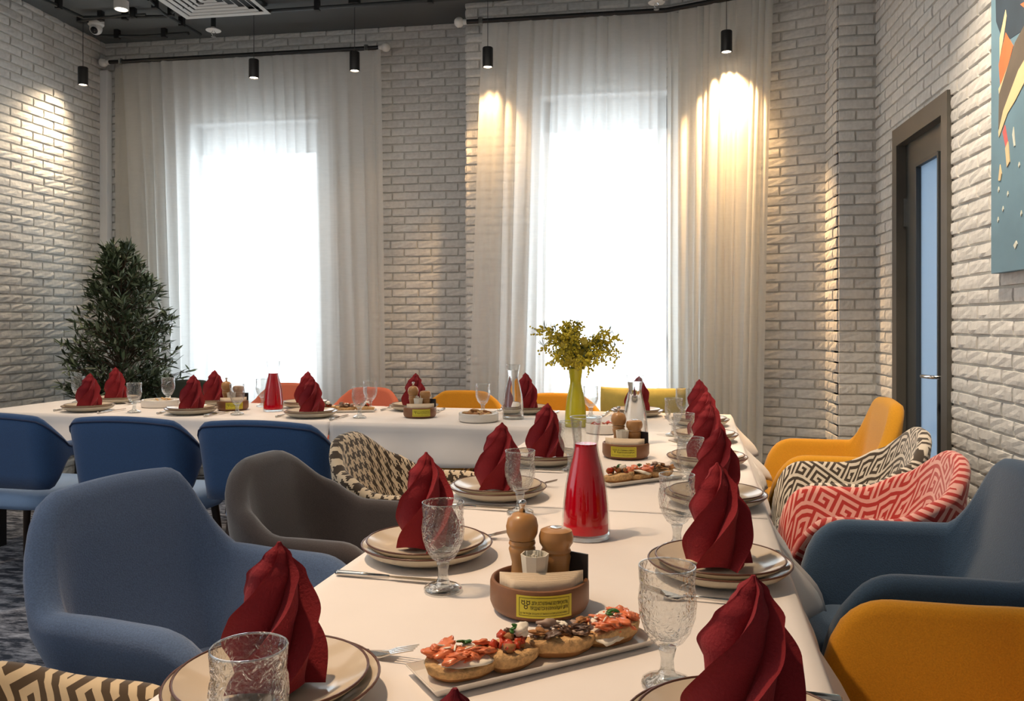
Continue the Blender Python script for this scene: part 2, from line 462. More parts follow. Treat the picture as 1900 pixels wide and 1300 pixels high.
W1 = (on_y(350, YA)[0]-XL, on_y(592, YA)[0]-XL, .62, 2.86)
W2 = (on_y(1000, YB)[0]-XAB, on_y(1243, YB)[0]-XAB, .62, 2.86)
wall('wall_left', (XL, -1.2), (XL, YA), vis=lambda x, y: x < 205)
wall('wall_back', (XL, YA), (XAB, YA), holes=[W1], vis=lambda x, y: 706 < x < 870 or (y < 122 and x < 870))
wall('wall_return', (XAB-.001, YA), (XAB, YB-.0), thick=.2, vis=lambda x, y: False)
wall('wall_window_bay', (XAB, YB), (xk, YB), holes=[W2], vis=lambda x, y: x < 892 or y < 70)
wall('wall_angled', (xk, yk), (xp, yp), vis=lambda x, y: x > 1400 or y < 40)
wall('wall_pier_side', (xp, yp+.0), (xp, YP+.004), thick=.10)
wall('wall_pier_front', (xp, YP), (XR, YP), thick=.12)
DY0, DY1, DZ = 3.93, 4.72, 2.27       # door opening along the right wall (y)
# right wall runs from far to near so that the room is on its right
wall('wall_right', (XR, YP), (XR, -1.2), holes=[(YP-DY1, YP-DY0, 0, DZ-.02)], vis=lambda x, y: (x > 1626 and (x < 1666 or x > 1768 or y < 240)) and not (x > 1850 and y < 500))
bm = bmesh.new(); box(bm, XL-.3, XR+.3, -1.5, -1.2, 0, ZC)
tag(link('wall_front', tomesh(bm), 'plaster_white'), kind='structure')
bm = bmesh.new(); box(bm, XL-.4, XR+.6, -1.6, YA+.4, -.1, 0)
tag(link('floor', tomesh(bm), 'carpet'), kind='structure')
bm = bmesh.new(); box(bm, XL-.4, XR+.6, -1.6, YA+.4, ZC, ZC+.15)
tag(link('ceiling', tomesh(bm), 'ceiling_paint'), kind='structure')
# narrow plaster strip between brick and first curtain, left corner pipe cover
bm = bmesh.new(); box(bm, XL+.005, XL+.075, YA-.085, YA-.016, 0, 3.30, bev=.008)
tag(link('trim_corner', tomesh(bm), 'plaster_white'), kind='structure')

def window(name, wallY, x0, x1, z0, z1):
    d = .22
    bm = bmesh.new(); e = .004
    for a in ((x0-e, x0+.012, 0), (x1-.012, x1+e, 0)): box(bm, a[0], a[1], 0, d, z0, z1)
    box(bm, x0, x1, 0, d, z1-.012, z1+e); box(bm, x0-.03, x1+.03, -.05, d, z0-.035, z0+.004)
    o = link(name, tomesh(bm), 'plaster_white', loc=(0, wallY, 0)); tag(o, kind='structure')
    fx0, fx1, fz0, fz1 = x0+.012, x1-.012, z0+.004, z1-.012
    bm = bmesh.new(); t = .075
    mx = fx0+(fx1-fx0)*.5
    for a in ((fx0, fx0+t), (fx1-t, fx1)): box(bm, a[0], a[1], d-.07, d, fz0, fz1, bev=.006)
    box(bm, fx0, fx1, d-.07, d, fz1-.23, fz1, bev=.006); box(bm, fx0, fx1, d-.07, d, fz0, fz0+t, bev=.006)
    part('window_frame', tomesh(bm), 'window_frame', o)
    bm = bmesh.new(); box(bm, mx-.018, mx+.018, d-.05, d-.01, fz0+t, fz1-.23); part('mullion', tomesh(bm), 'window_frame', o) if name == 'window_1' else bm.free()
    bm = bmesh.new(); box(bm, fx0+t, fx1-t, d-.03, d-.024, fz0+t, fz1-.23); part('window_pane', tomesh(bm), 'window_glass', o)
    bm = bmesh.new(); box(bm, fx1-t+.015, fx1-t+.035, d-.12, d-.07, 1.02, 1.16, bev=.004); part('window_handle', tomesh(bm), 'steel', o)
    area(name+'_daylight', ((x0+x1)/2, wallY+.32, (z0+z1)/2), (-PI/2, 0, 0), x1-x0+.1, z1-z0+.1, 10, (1, 1, 1), portal=True)
window('window_1', YA, XL+W1[0], XL+W1[1], W1[2], W1[3])
window('window_2', YB, XAB+W2[0], XAB+W2[1], W2[2], W2[3])

# door in the right wall
d = link('door_1', None, None); 
bpy.data.objects.remove(d)
bm = bmesh.new(); cw = .085
X0 = XR-.028
for a in ((DY0-.01, DY0+cw-.02), (DY1-cw+.02, DY1+.01)): box(bm, X0, XR+.10, a[0], a[1], 0, DZ+.01)
box(bm, X0, XR+.10, DY0+cw-.02, DY1-cw+.02, DZ-cw, DZ+.01)
door = tag(link('door_1', tomesh(bm), 'door_casing'), kind='structure')
bm = bmesh.new(); ly0, ly1, lz1 = DY0+cw-.02, DY1-cw+.02, DZ-cw
py0, py1, pz0, pz1 = 4.15, 4.46, .25, 2.04
box(bm, XR+.02, XR+.06, ly0, py0, .01, lz1); box(bm, XR+.02, XR+.06, py1, ly1, .01, lz1)
box(bm, XR+.02, XR+.06, py0, py1, .01, pz0); box(bm, XR+.02, XR+.06, py0, py1, pz1, lz1)
leaf = part('door_leaf', tomesh(bm), 'door_wood', door)
bm = bmesh.new()
for a, b_ in ((py0-.012, py0+.006), (py1-.006, py1+.012)): box(bm, XR+.008, XR+.03, a, b_, pz0-.01, pz1+.01, bev=.003)
box(bm, XR+.008, XR+.03, py0, py1, pz1-.006, pz1+.012); box(bm, XR+.008, XR+.03, py0, py1, pz0-.012, pz0+.006)
part('glazing_bead', tomesh(bm), 'dark_conduit', leaf)
bm = bmesh.new(); box(bm, XR+.035, XR+.045, py0, py1, pz0, pz1); part('door_pane', tomesh(bm), 'frosted_pane', leaf, label='pale blue frosted glass pane')
bm = bmesh.new(); tube(bm, [(XR+.02, 4.065, .985), (XR-.035, 4.065, .985), (XR-.045, 4.08, .985), (XR-.045, 4.20, .982)], .009, 10)
box(bm, XR+.008, XR+.021, 4.045, 4.085, .93, 1.04, bev=.003); part('door_handle', tomesh(bm, smooth=True, sharp=40), 'chrome', leaf, label='chrome lever handle')
bm = bmesh.new(); box(bm, XR+.005, XR+.02, ly1-.012, ly1-.002, 1.75, 1.9); part('hinge', tomesh(bm), 'steel', leaf)

# ---------------------------------------------------------------- ceiling fittings
def at_ceiling(px, py, z=ZC):
    D = (z-CAMZ)*FPX/(HY-py); return (*room(px, D), z)
def conduit(pts, r, label, drop=.05):
    q = [Vector((*at_ceiling(*p)[:2], ZC-drop)) for p in pts]
    bm = bmesh.new(); tube(bm, q, r, 8)
    o = link('ceiling_conduit', tomesh(bm, smooth=True, sharp=40), 'dark_conduit')
    tag(o, label, 'conduit', 'conduits under the ceiling')
    bm = bmesh.new(); box(bm, -.018, .018, -.018, .018, -.02, drop); cm = tomesh(bm, 'clip')
    for a, b_ in zip(q, q[1:]):
        n = max(1, int((b_-a).length/.5))
        for k in range(n): part('clip', cm, 'black_metal', o, loc=a.lerp(b_, (k+.5)/n))
conduit([(60, -25), (154, 20), (310, 18), (325, 5), (420, -30)], .013, 'dark conduit running beside the left-hand pendant lamp canopy')
conduit([(150, 26), (225, 16), (270, 14)], .010, 'thin short dark conduit between pendant canopy and junction')
conduit([(175, 55), (260, 56), (350, 50)], .014, 'dark conduit beside the dome camera, nearest to the window wall')
conduit([(275, -15), (300, 10), (372, 52)], .012, 'dark conduit crossing diagonally under the air diffuser')
conduit([(480, 9), (700, -6), (900, -20)], .014, 'long dark conduit running right from the air diffuser')
# air diffuser: a square frame with nested rings
cd = [at_ceiling(p[0], p[1], ZC-.06) for p in ((352, 31), (490, 20))]
c0, c1 = Vector(cd[0]), Vector(cd[1]); side = .60
mid = (c0+c1)/2 + Vector((0, -.30, 0))
vent = empty('air_diffuser', (mid.x, mid.y, ZC-.07), 0, 'square white louvred air diffuser set in the dark ceiling', 'air vent')
def sqring(a, b_, z0, z1):
    bm = bmesh.new()
    P = [(1, 1), (-1, 1), (-1, -1), (1, -1)]
    def pr(k, r, z): return bm.verts.new((P[k][0]*r, P[k][1]*r, z))
    R1 = [[pr(k, a, z0) for k in range(4)], [pr(k, b_, z1) for k in range(4)], [pr(k, b_-.004, z1+.004) for k in range(4)], [pr(k, a-.004, z0+.004) for k in range(4)]]
    for i in range(4):
        A, B = R1[i], R1[(i+1) % 4]
        for k in range(4): bm.faces.new((A[k], A[(k+1) % 4], B[(k+1) % 4], B[k]))
    return tomesh(bm)
part('frame', sqring(.33, .295, 0, .003), 'vent_white', vent)
bm = bmesh.new(); box(bm, -.31, .31, -.31, .31, .05, .07); part('housing', tomesh(bm), 'dark_conduit', vent)
for k in range(5):
    r = .268-k*.052; part('louvre', sqring(r, r-.015, .0, .008), 'vent_white', vent)
# pendants
def pendant_mesh():
    bm = bmesh.new(); lathe(bm, [(0, .135), (.034, .135), (.036, .13), (.036, .0), (.031, .0), (.030, .022), (0, .022)], 28)
    a = tomesh(bm, smooth=True, sharp=35)
    bm = bmesh.new(); lathe(bm, [(0, .004), (.024, .004), (.030, .008), (.030, .018), (0, .02)], 24)
    return a, tomesh(bm, smooth=True)
PB, PL = pendant_mesh()
PEND = [(154, 5.62, 158, 'beside the left brick wall', 110), (471, 5.60, 145, 'left one in front of the first curtain', 8), (658, 5.60, 132, 'right one in front of the first curtain', 10),
        (905, 5.52, 125, 'at left edge of the second curtain', 80), (1348, 5.40, 97, 'glowing on the right-hand curtain', 330)]
for i, (px, Y, py, where, pw) in enumerate(PEND):
    x, D = on_y(px, Y); z = zpx(py, D)
    t = empty('pendant_lamp', (x, Y, z), 0, 'slim black cylinder pendant lamp ' + where, 'lamp', 'black cylinder pendant lamps')
    body = part('lamp_body', PB, 'black_metal', t); part('lens', PL, 'lamp_warm' if i in (0, 3, 4) else 'lamp_soft', t, label='glowing warm lens')
    bm = bmesh.new(); tube(bm, [(0, 0, .13), (0, 0, ZC-z-.03)], .0022, 6); part('cord', tomesh(bm), 'dark_conduit', t)
    bm = bmesh.new(); lathe(bm, [(0, ZC-z), (.045, ZC-z), (.045, ZC-z-.03), (0, ZC-z-.032)], 20); part('canopy', tomesh(bm, smooth=True, sharp=30), 'black_metal', t)
    tgt = (x, Y, 0)
    if i == 0: tgt = (XL, Y-.75, 1.1)
    if i == 3: tgt = (x-.05, Y+.22, .3)
    if i == 4: tgt = (x, Y+.30, 0)
    s = spot('pendant_bulb_light', (x, Y, z-.01), tgt, pw, (1, .60, .27) if i else (1, .76, .5), 84 if i else 96, .75 if i else 1.0, .02 if i else .14)
# ceiling spot, dome camera, sprinklers
p = at_ceiling(225, 2)
t = empty('ceiling_spot', (p[0], p[1], ZC), 0, 'small round lit spotlight fixed on the dark ceiling', 'lamp')
bm = bmesh.new(); lathe(bm, [(0, 0), (.05, 0), (.05, -.06), (.042, -.062), (.04, -.05), (0, -.05)], 24); part('housing', tomesh(bm, smooth=True, sharp=35), 'white_plastic', t)
bm = bmesh.new(); lathe(bm, [(0, -.056), (.038, -.056), (.038, -.052), (0, -.052)], 24); part('lens', tomesh(bm), 'lamp_warm', t)
x, y = room(178, 6.25); z = ZC
t = empty('dome_camera', (x, y, z), 0, 'white dome security camera under the ceiling corner', 'camera')
bm = bmesh.new(); lathe(bm, [(0, 0), (.058, 0), (.058, -.03), (.05, -.04), (.0, -.04)], 28); part('base', tomesh(bm, smooth=True, sharp=35), 'white_plastic', t)
bm = bmesh.new(); bmesh.ops.create_uvsphere(bm, u_segments=24, v_segments=16, radius=.046, matrix=Matrix.Translation((0, 0, -.06))); part('ball', tomesh(bm, smooth=True), 'white_plastic', t)
bm = bmesh.new(); lathe(bm, [(0, .012), (.026, .008), (.028, 0), (0, 0)], 20, Matrix.Translation((.012, -.036, -.085)) @ Matrix.Rotation(math.radians(125), 4, 'X')); part('lens', tomesh(bm, smooth=True), 'lens_black', t)
for px, py, D, lab in ((396, 56, 6.12, 'chrome and white fire sprinkler hanging below the air diffuser'), (1218, 4, 5.45, 'fire sprinkler above the second window curtain')):
    x, y = room(px, D); z = zpx(py, D)
    t = empty('fire_sprinkler', (x, y, z), 0, lab, 'sprinkler', 'ceiling fire sprinklers')
    bm = bmesh.new(); tube(bm, [(0, 0, .02), (0, 0, ZC-z)], .018, 12); part('pipe', tomesh(bm, smooth=True, sharp=40), 'dark_conduit', t)
    bm = bmesh.new(); lathe(bm, [(0, .02), (.02, .02), (.026, .004), (.055, 0), (.055, -.004), (0, -.004)], 24); part('escutcheon', tomesh(bm, smooth=True, sharp=40), 'white_plastic', t)
    bm = bmesh.new(); tube(bm, [(-.004, 0, 0), (-.016, 0, -.02), (-.004, 0, -.045)], .003, 6); tube(bm, [(.004, 0, 0), (.016, 0, -.02), (.004, 0, -.045)], .003, 6)
    lathe(bm, [(0, -.045), (.018, -.046), (.018, -.05), (0, -.05)], 14); part('nozzle', tomesh(bm, smooth=True, sharp=40), 'chrome', t)

# ---------------------------------------------------------------- curtains and rods
def curtain(name, path_top, path_bot, z1, z0, pleats, amp, m, label, seed, off=(0, 1, 0), group='sheer window curtains'):
    """path_*: (s)->(x,y) for s in 0..1"""
    rnd = random.Random(seed); nu, nv = pleats*8, 14
    ph = [rnd.uniform(0, 6.28) for _ in range(4)]
    bm = bmesh.new(); off = Vector(off)
    def P(i, j):
        s = i/(nu-1); t = j/(nv-1)
        a = Vector((*path_top(s), z1)); b_ = Vector((*path_bot(s), z0))
        p = a.lerp(b_, t**.8); p.z = z1+(z0-z1)*t
        g = s*pleats*2*PI + 1.6*math.sin(s*9+ph[0]) + 1.1*math.sin(s*23+ph[1]) + .6*math.sin(t*2.2+ph[2]+s*14)
        ma = .35+.65*abs(math.sin(s*7.3+ph[3]))
        A = amp*(.45+.55*t)*ma
        wv = .55*math.sin(g)+1.5*mn.noise(Vector((s*pleats*1.5, seed, t*.9)))+.9*mn.noise(Vector((s*pleats*.55, seed+9, t*.5)))+.35*mn.noise(Vector((s*pleats*4, seed, t*1.5)))
        return p + off*(A*wv) + Vector((A*.35*math.cos(g), 0, 0))
    grid(bm, P, nu, nv)
    o = link(name, tomesh(bm, smooth=True), m); tag(o, label, 'curtain', group); return o
def rod(pts, label, fin=True, rings=20):
    q = [Vector(p) for p in pts]
    t = empty('curtain_rod', q[0], 0, label, 'curtain rod', 'black curtain rods')
    L = [p-q[0] for p in q]
    bm = bmesh.new(); tube(bm, L, .016, 12); part('pole', tomesh(bm, smooth=True, sharp=50), 'black_metal', t)
    for k, e in enumerate((0, -1)):
        dr = (L[0]-L[1]).normalized() if e == 0 else (L[-1]-L[-2]).normalized()
        bm = bmesh.new(); bmesh.ops.create_uvsphere(bm, u_segments=16, v_segments=12, radius=.036, matrix=Matrix.Translation(L[e]+dr*.055))
        tube(bm, [L[e], L[e]+dr*.03], .02, 12); part('finial', tomesh(bm, smooth=True), 'white_plastic', t)
        p = L[e]-dr*.10; bm = bmesh.new(); n = Vector((-dr.y, dr.x, 0)); n = n if n.y > 0 else -n
        tube(bm, [p, p+n*.11], .007, 8); tube(bm, [p+Vector((0, 0, -.02)), p+Vector((0, 0, .022))], .02, 10); part('bracket', tomesh(bm, smooth=True, sharp=50), 'steel', t)
    return t
YC1 = YA-.13
xa, Da = on_y(203, YC1); xb, Db = on_y(703, YC1)
zr1 = 3.345
rod([(xa, YC1, zr1), (xb, YC1, zr1)], 'black curtain rod over the left window with white ball ends')
X = lambda px: on_y(px, YC1)[0]
curtain('sheer_curtain', lambda s: (X(226)+s*(X(706)-X(226)), YC1), lambda s: (X(258)+s*(X(722)-X(258)), YC1-.03), zr1-.02, .10, 21, .046, 'sheer_white', 'white sheer curtain with soft folds over the left window', 3)
curtain('plain_curtain', lambda s: (X(204)+s*(X(285)-X(204)), YC1+.065), lambda s: (X(206)+s*(X(300)-X(206)), YC1+.065), zr1-.03, .10, 5, .006, 'sheer_plain', 'flat beige curtain panel hanging in the left corner', 5)
YC2 = YB-.13
x2, D2 = on_y(866, YC2); nC = Vector((-math.sin(AC), -math.cos(AC)))
kx, ky = xk+nC.x*.13+.01, YC2
ex, ey = 1.0, None
def alongC(px, off):                # point on the line parallel to the angled wall
    k = (px-CX)/FPX; ox, oy = xk+nC.x*off, yk+nC.y*off; dx, dy = math.cos(AC), -math.sin(AC)
    # (ox+t dx, oy+t dy) = D*(k CT-ST, k ST+CT)
    a, b_ = k*CT-ST, k*ST+CT
    t = (a*oy-b_*ox)/(b_*dx-a*dy)
    return ox+t*dx, oy+t*dy
e1 = alongC(1476, .13)
zr2 = 3.36
rod([(x2, YC2, zr2), (kx, ky, zr2), (e1[0], e1[1], zr2)], 'black bent curtain rod following the bay over the right window')
X = lambda px: on_y(px, YC2)[0]
curtain('sheer_curtain', lambda s: (X(895)+s*(kx-X(895)), YC2), lambda s: (X(868)+s*(kx-.01-X(868)), YC2-.04), zr2-.02, .10, 16, .046, 'sheer_white', 'white sheer curtain over the right window behind the yellow vase', 11)
t1, b1 = alongC(1434, .13), alongC(1408, .16)
curtain('sheer_curtain', lambda s: (kx+.01+s*(t1[0]-kx-.01), ky+s*(t1[1]-ky)), lambda s: (kx+.01+s*(b1[0]-kx-.01), ky-.03+s*(b1[1]-ky)), zr2-.02, .10, 12, .050, 'sheer_warm',
        'warm lit sheer curtain panel on the angled wall behind the far pendant', 17, off=(-nC.x, -nC.y, 0))

# painting on the right wall
yl, Dl = on_x(1844, XR-.04); zb = zpx(508, Dl)
pt = empty('abstract_painting', (XR, yl-.75, zb), 0, 'large abstract canvas with blue field and orange and cream strokes on the brick wall', 'painting')
bm = bmesh.new(); box(bm, -.050, -.022, -.75, .75, 0, 1.7, bev=.002); part('canvas', tomesh(bm), 'canvas_blue', pt)
def stroke(pts, m, k):
    bm = bmesh.new(); q = []
    for px, py in pts:
        y, D = on_x(px, XR-.051); q.append((y-(yl-.75), zpx(py, D)-zb))
    xx = -.0505-.0004*k
    a = [bm.verts.new((xx, y, z)) for y, z in q]; b_ = [bm.verts.new((-.0495, y, z)) for y, z in q]
    bm.faces.new(a); bm.faces.new(b_[::-1])
    for i in range(len(q)): bm.faces.new((a[i], b_[i], b_[(i+1) % len(q)], a[(i+1) % len(q)]))
    bmesh.ops.recalc_face_normals(bm, faces=bm.faces[:])
    part('brush_stroke', tomesh(bm), m, pt)
stroke([(1846, -60), (1960, -60), (1960, 20), (1900, 55), (1862, 80), (1848, 40)], 'canvas_dark', 1)
stroke([(1853, 120), (1866, 60), (1880, 85), (1868, 130), (1856, 160)], 'paint_orange', 2)
stroke([(1893, 8), (1940, -20), (1940, 20), (1900, 14)], 'paint_orange', 2)
stroke([(1855, 70), (1866, 18), (1868, 30), (1862, 72), (1855, 110)], 'paint_cream', 3)
stroke([(1860, 150), (1878, 100), (1882, 95), (1874, 130), (1854, 175), (1853, 165)], 'paint_cream', 3)
stroke([(1854, 175), (1884, 78), (1910, 30), (1925, 60), (1880, 170), (1862, 210), (1853, 240)], 'paint_umber', 4)
stroke([(1853, 245), (1862, 205), (1890, 130), (1925, 70), (1930, 95), (1885, 185), (1870, 210), (1854, 255)], 'paint_cream', 5)
stroke([(1861, 245), (1865, 232), (1870, 262), (1869, 285), (1866, 270)], 'paint_pink', 6)
stroke([(1866, 275), (1871, 262), (1874, 300), (1869, 310)], 'paint_cream', 7)
stroke([(1853, 335), (1856, 305), (1859, 322), (1857, 335)], 'paint_cream', 6)
stroke([(1879, 250), (1881, 235), (1884, 270), (1882, 272)], 'paint_pale', 6)
stroke([(1881, 455), (1886, 446), (1888, 452), (1884, 462)], 'paint_pale', 6)
for a, b_ in ((1852, 352), (1869, 360), (1860, 388), (1851, 408), (1890, 306), (1894, 396)): stroke([(a, b_), (a+1.5, b_-6), (a+2.5, b_), (a+1, b_+5)], 'paint_pale', 6)

# ---------------------------------------------------------------- tables and cloths
ZT = .75
def table(name, u0, u1, v0, v1, label, ztop=ZT-.004):
    c = W((u0+u1)/2, (v0+v1)/2); t = empty(name, (c.x, c.y, 0), TROT, label, 'table', 'banquet tables under white cloths')
    a, b_ = (u1-u0)/2-.012, (v1-v0)/2-.012
    bm = bmesh.new(); box(bm, -a, a, -b_, b_, ztop-.03, ztop, bev=.004); part('tabletop', tomesh(bm), 'dark_wood', t)
    bm = bmesh.new(); box(bm, -.025, .025, -.025, .025, 0, ztop-.03); me = tomesh(bm)
    for sx in (-1, 1):
        for sy in (-1, 1): part('leg', me, 'black_metal', t, loc=(sx*(a-.08), sy*(b_-.06), 0))
    return t
def cloth(name, u0, u1, v0, v1, drops, label, seed, z=ZT, flare=.09):
    """drops: left, right, front, back"""
    dl, dr, df, db = drops; st = .022
    us = [u0-dl+i*(u1+dr-u0+dl)/max(1, round((u1+dr-u0+dl)/st)) for i in range(round((u1+dr-u0+dl)/st)+1)]
    vs = [v0-df+i*(v1+db-v0+df)/max(1, round((v1+db-v0+df)/st)) for i in range(round((v1+db-v0+df)/st)+1)]
    cu, cv = (u0+u1)/2, (v0+v1)/2; c = W(cu, cv); bm = bmesh.new()
    def P(i, j):
        u, v = us[i], vs[j]; ou = u-min(max(u, u0), u1); ov = v-min(max(v, v0), v1)
        dd = math.hypot(ou, ov)
        if dd < 1e-6:
            zz = z + .0016*mn.noise(Vector((u*2.1, v*2.1, seed))) + .0012*mn.noise(Vector((u*7, v*7, seed)))
            return Vector((u-cu, v-cv, zz))
        bu, bv = min(max(u, u0), u1), min(max(v, v0), v1)
        r = .012
        if dd < r: out, dn = dd*.8, dd*dd/(2*r)
        else:
            fl = flare*(dd/.22); out, dn = r*.8+fl*.6*smoothstep(0, .2, dd), dd-r*.5
        along = u*1.0 if abs(ov) > abs(ou) else v
        wave = (.5+.5*math.sin(along*17+seed)+.5*math.sin(along*7.3+seed*2.1))*.024*smoothstep(.02, .18, dd)
        out += wave
        if abs(ov) < 1e-6 and ou > 0: out += .07*smoothstep(.02, .2, dd)*(math.exp(-((v-v0)/.10)**2)+math.exp(-((v-v1)/.10)**2))
        if abs(ou) > 1e-6 and abs(ov) > 1e-6:           # hanging corner: gathers into a point
            out += .045*smoothstep(.0, .3, min(abs(ou), abs(ov))*2); dn = dd*.86
        nx, ny = ou/dd, ov/dd
        return Vector((bu+nx*out-cu, bv+ny*out-cv, z-dn*.97))
    grid(bm, P, len(us), len(vs))
    me = tomesh(bm, smooth=True)
    o = link(name, me, 'cloth_white', loc=(c.x, c.y, 0), rot=(0, 0, TROT)); tag(o, label, 'tablecloth', 'white tablecloths')
    md = o.modifiers.new('thick', 'SOLIDIFY'); md.thickness = .0015; md.offset = 1
    return o
UR, UL = .17, -.69
VS1, VS2, VB = 2.13, 3.735, 4.50
USP = uv_at(612, VS2)
table('banquet_table', UL, UR, .42, VS1-.003, 'nearest long table carrying the first red carafe')
table('banquet_table', UL, UR, VS1+.003, VS2-.003, 'middle table between the nearest and the far tables')
table('banquet_table', USP+.003, UR, VS2+.003, VB, 'far cross table, right section under the yellow vase')
table('banquet_table', -3.88, USP-.003, VS2+.003, VB, 'far cross table, left section near the olive tree')
cloth('tablecloth', UL, UR, .42, VS1-.004, (.22, .22, .2, .001), 'white tablecloth on the nearest table under the bruschetta platter', 1.3)
cloth('tablecloth', UL, UR, VS1+.004, VS2-.005, (.22, .24, .001, .001), 'white tablecloth on the middle table under the sliced bread platter', 4.1)
cloth('tablecloth', USP+.0008, UR, VS2+.005, VB, (.001, .22, .20, .2), 'white tablecloth on the right section of the far table, under the vase', 2.2)
cloth('tablecloth', -3.88, USP-.0008, VS2+.005, VB, (.22, .001, .20, .2), 'white tablecloth on the left section of the far table by the olive tree', 6.6)

# ---------------------------------------------------------------- chairs
def chair_shell(w=.56, d=.52, rc=.17, zarm=.67, zback=.88, zbot=.33, thick=.055, trans=.20, lean=.10, nosed=.16, armdip=.0, tip=.0, gap=0, tsh=0):
    """U-shaped shell: arms along +-x, open to +y. Returns mesh, ridge points"""
    hw = w/2; pts = []
    # path from left arm front (+y) round the back (-y) to right arm front
    yb = -d*.5; yf = d*.5
    def arc(cx, cy, a0, a1, n): return [(cx+rc*math.cos(a0+(a1-a0)*k/n), cy+rc*math.sin(a0+(a1-a0)*k/n)) for k in range(n+1)]
    raw = [(-hw+tip, yf)] + [(-hw+tip*(1-k/8), yf+(yb+rc-yf)*k/8) for k in range(1, 8)] + arc(-hw+rc, yb+rc, PI, 1.5*PI, 10) + arc(hw-rc, yb+rc, 1.5*PI, 2*PI, 10) + [(hw-tip*(k/8), yb+rc+(yf-yb-rc)*k/8) for k in range(1, 9)]
    raw = [Vector((x, y, 0)) for x, y in raw]
    acc = [0]
    for a, b_ in zip(raw, raw[1:]): acc.append(acc[-1]+(b_-a).length)
    T = acc[-1]; n = 72
    def at(s):
        for k in range(len(acc)-1):
            if s <= acc[k+1] or k == len(acc)-2:
                t = (s-acc[k])/max(1e-9, acc[k+1]-acc[k]); return raw[k].lerp(raw[k+1], t)
    # sample denser at the tips
    S = []
    for k in range(n+1):
        q = k/n; S.append(T*(q + .0*math.sin(2*PI*q)))
    extra = [T*x for x in (.002, .006, .014, .025)]
    S = sorted(set(S+extra+[T-x for x in extra]))
    half_back = (w-2*rc)/2 + rc*PI/2*.5 + tsh
    prof_n = 16
    bm = bmesh.new(); ridge = []
    pos, tan = [], []
    for s in S:
        e = .004; a, b_ = at(max(0, s-e)), at(min(T, s+e)); tv = (b_-a).normalized()
        pos.append(at(s)); tan.append(tv)
    def ztop(s):
        c = abs(s-T/2); zz = zback + (zarm-zback)*smoothstep(half_back-trans*.5, half_back+trans*.5, c)
        zz -= .018*(c/half_back)**2*(1-smoothstep(half_back-.02, half_back+.05, c))
        ds = min(s, T-s)
        if ds < nosed:
            q = 1-ds/nosed; zz -= (zarm-zbot-.07)*(1-math.sqrt(max(0, 1-q**2.6)))
        zz -= armdip*smoothstep(0, .2, ds)*(1-smoothstep(.2, .35, ds))
        return zz
    def zb(s):
        if not gap: return zbot
        ds = min(s, T-s); c = abs(s-T/2)
        return zbot + gap*smoothstep(half_back-.02, half_back+.08, c)*smoothstep(.02, .10, ds)
    def P(i, j):
        s = S[i]; p = pos[i]; t = tan[i]; nrm = Vector((t.y, -t.x, 0))      # outward
        zt, z0 = ztop(s), zb(s)
        zt = max(zt, z0+.07)
        h = thick/2; r = h
        # profile param around: outer bottom->outer top->inner top->inner bottom
        k = j
        if k <= 5: off, z = h, z0 + (zt-r-z0)*k/5
        elif k <= 10:
            a = (k-5)/5*PI; off, z = h*math.cos(a), zt-r+r*math.sin(a)
            if k == 10: off, z = -h, zt-r
        elif k <= 14: off, z = -h-.012*math.sin((k-10)/5*PI), zt-r-(zt-r-z0)*(k-10)/5
        else: off, z = -h, z0
        bk = 1-smoothstep(half_back-.05, half_back+.2, abs(s-T/2))
        ln = lean*(z-zbot)/(zback-zbot)*(.25+.75*bk)
        pinch = 1
        ds = min(s, T-s)
        if ds < .03: pinch = .55+.45*math.sqrt(1-(1-ds/.03)**2)
        q = p + nrm*(off*pinch+ln-.02-(0 if gap else .34*max(0, .62-z)))
        return Vector((q.x, q.y, z))
    def UVf(i, j):
        ii = min(i, len(S)-1); jj = j % prof_n
        p = P(ii, jj); side = 0 if j <= 8 else 2
        v = p.z if j <= 8 else 2*ztop(S[ii])-p.z
        return (S[ii]+.13, v)
    grid(bm, P, len(S), prof_n, closev=True, uvf=UVf)
    bm.verts.ensure_lookup_table()
    for e in (0, len(S)-1):
        ring = [bm.verts[e*prof_n+k] for k in range(prof_n)]
        try: bm.faces.new(ring if e else ring[::-1])
        except ValueError: pass
    for i in range(len(S)):
        a, b_ = P(i, 5), P(i, 6); ridge.append(a)
    return tomesh(bm, 'shell', True), ridge
def seat_mesh(w=.46, d=.48, z0=.34, z1=.46):
    bm = bmesh.new()
    def P(i, j):
        a = i/32*2*PI; k = 4
        x = math.copysign(abs(math.cos(a))**(2/k), math.cos(a))*w/2; y = math.copysign(abs(math.sin(a))**(2/k), math.sin(a))*d/2
        pr = [(0, 0), (.6, 0), (.93, .0), (1, .25), (1, .7), (.96, .92), (.85, 1.0), (.5, 1.06), (0.02, 1.08)][j]
        return Vector((x*pr[0], y*pr[0], z0+(z1-z0)*pr[1]))
    grid(bm, P, 32, 9, closeu=True, uvf=lambda i, j: (i/32, j/9*.4))
    bmesh.ops.remove_doubles(bm, verts=bm.verts[:], dist=1e-4)
    return tomesh(bm, 'seat', True)
LEGM = {}
def leg_mesh(x, y, z=.36):
    bm = bmesh.new(); tube(bm, [(x*.82, y*.82, z), (x, y, 0)], [.020, .012], 10)
    return tomesh(bm, 'leg', True, 50)
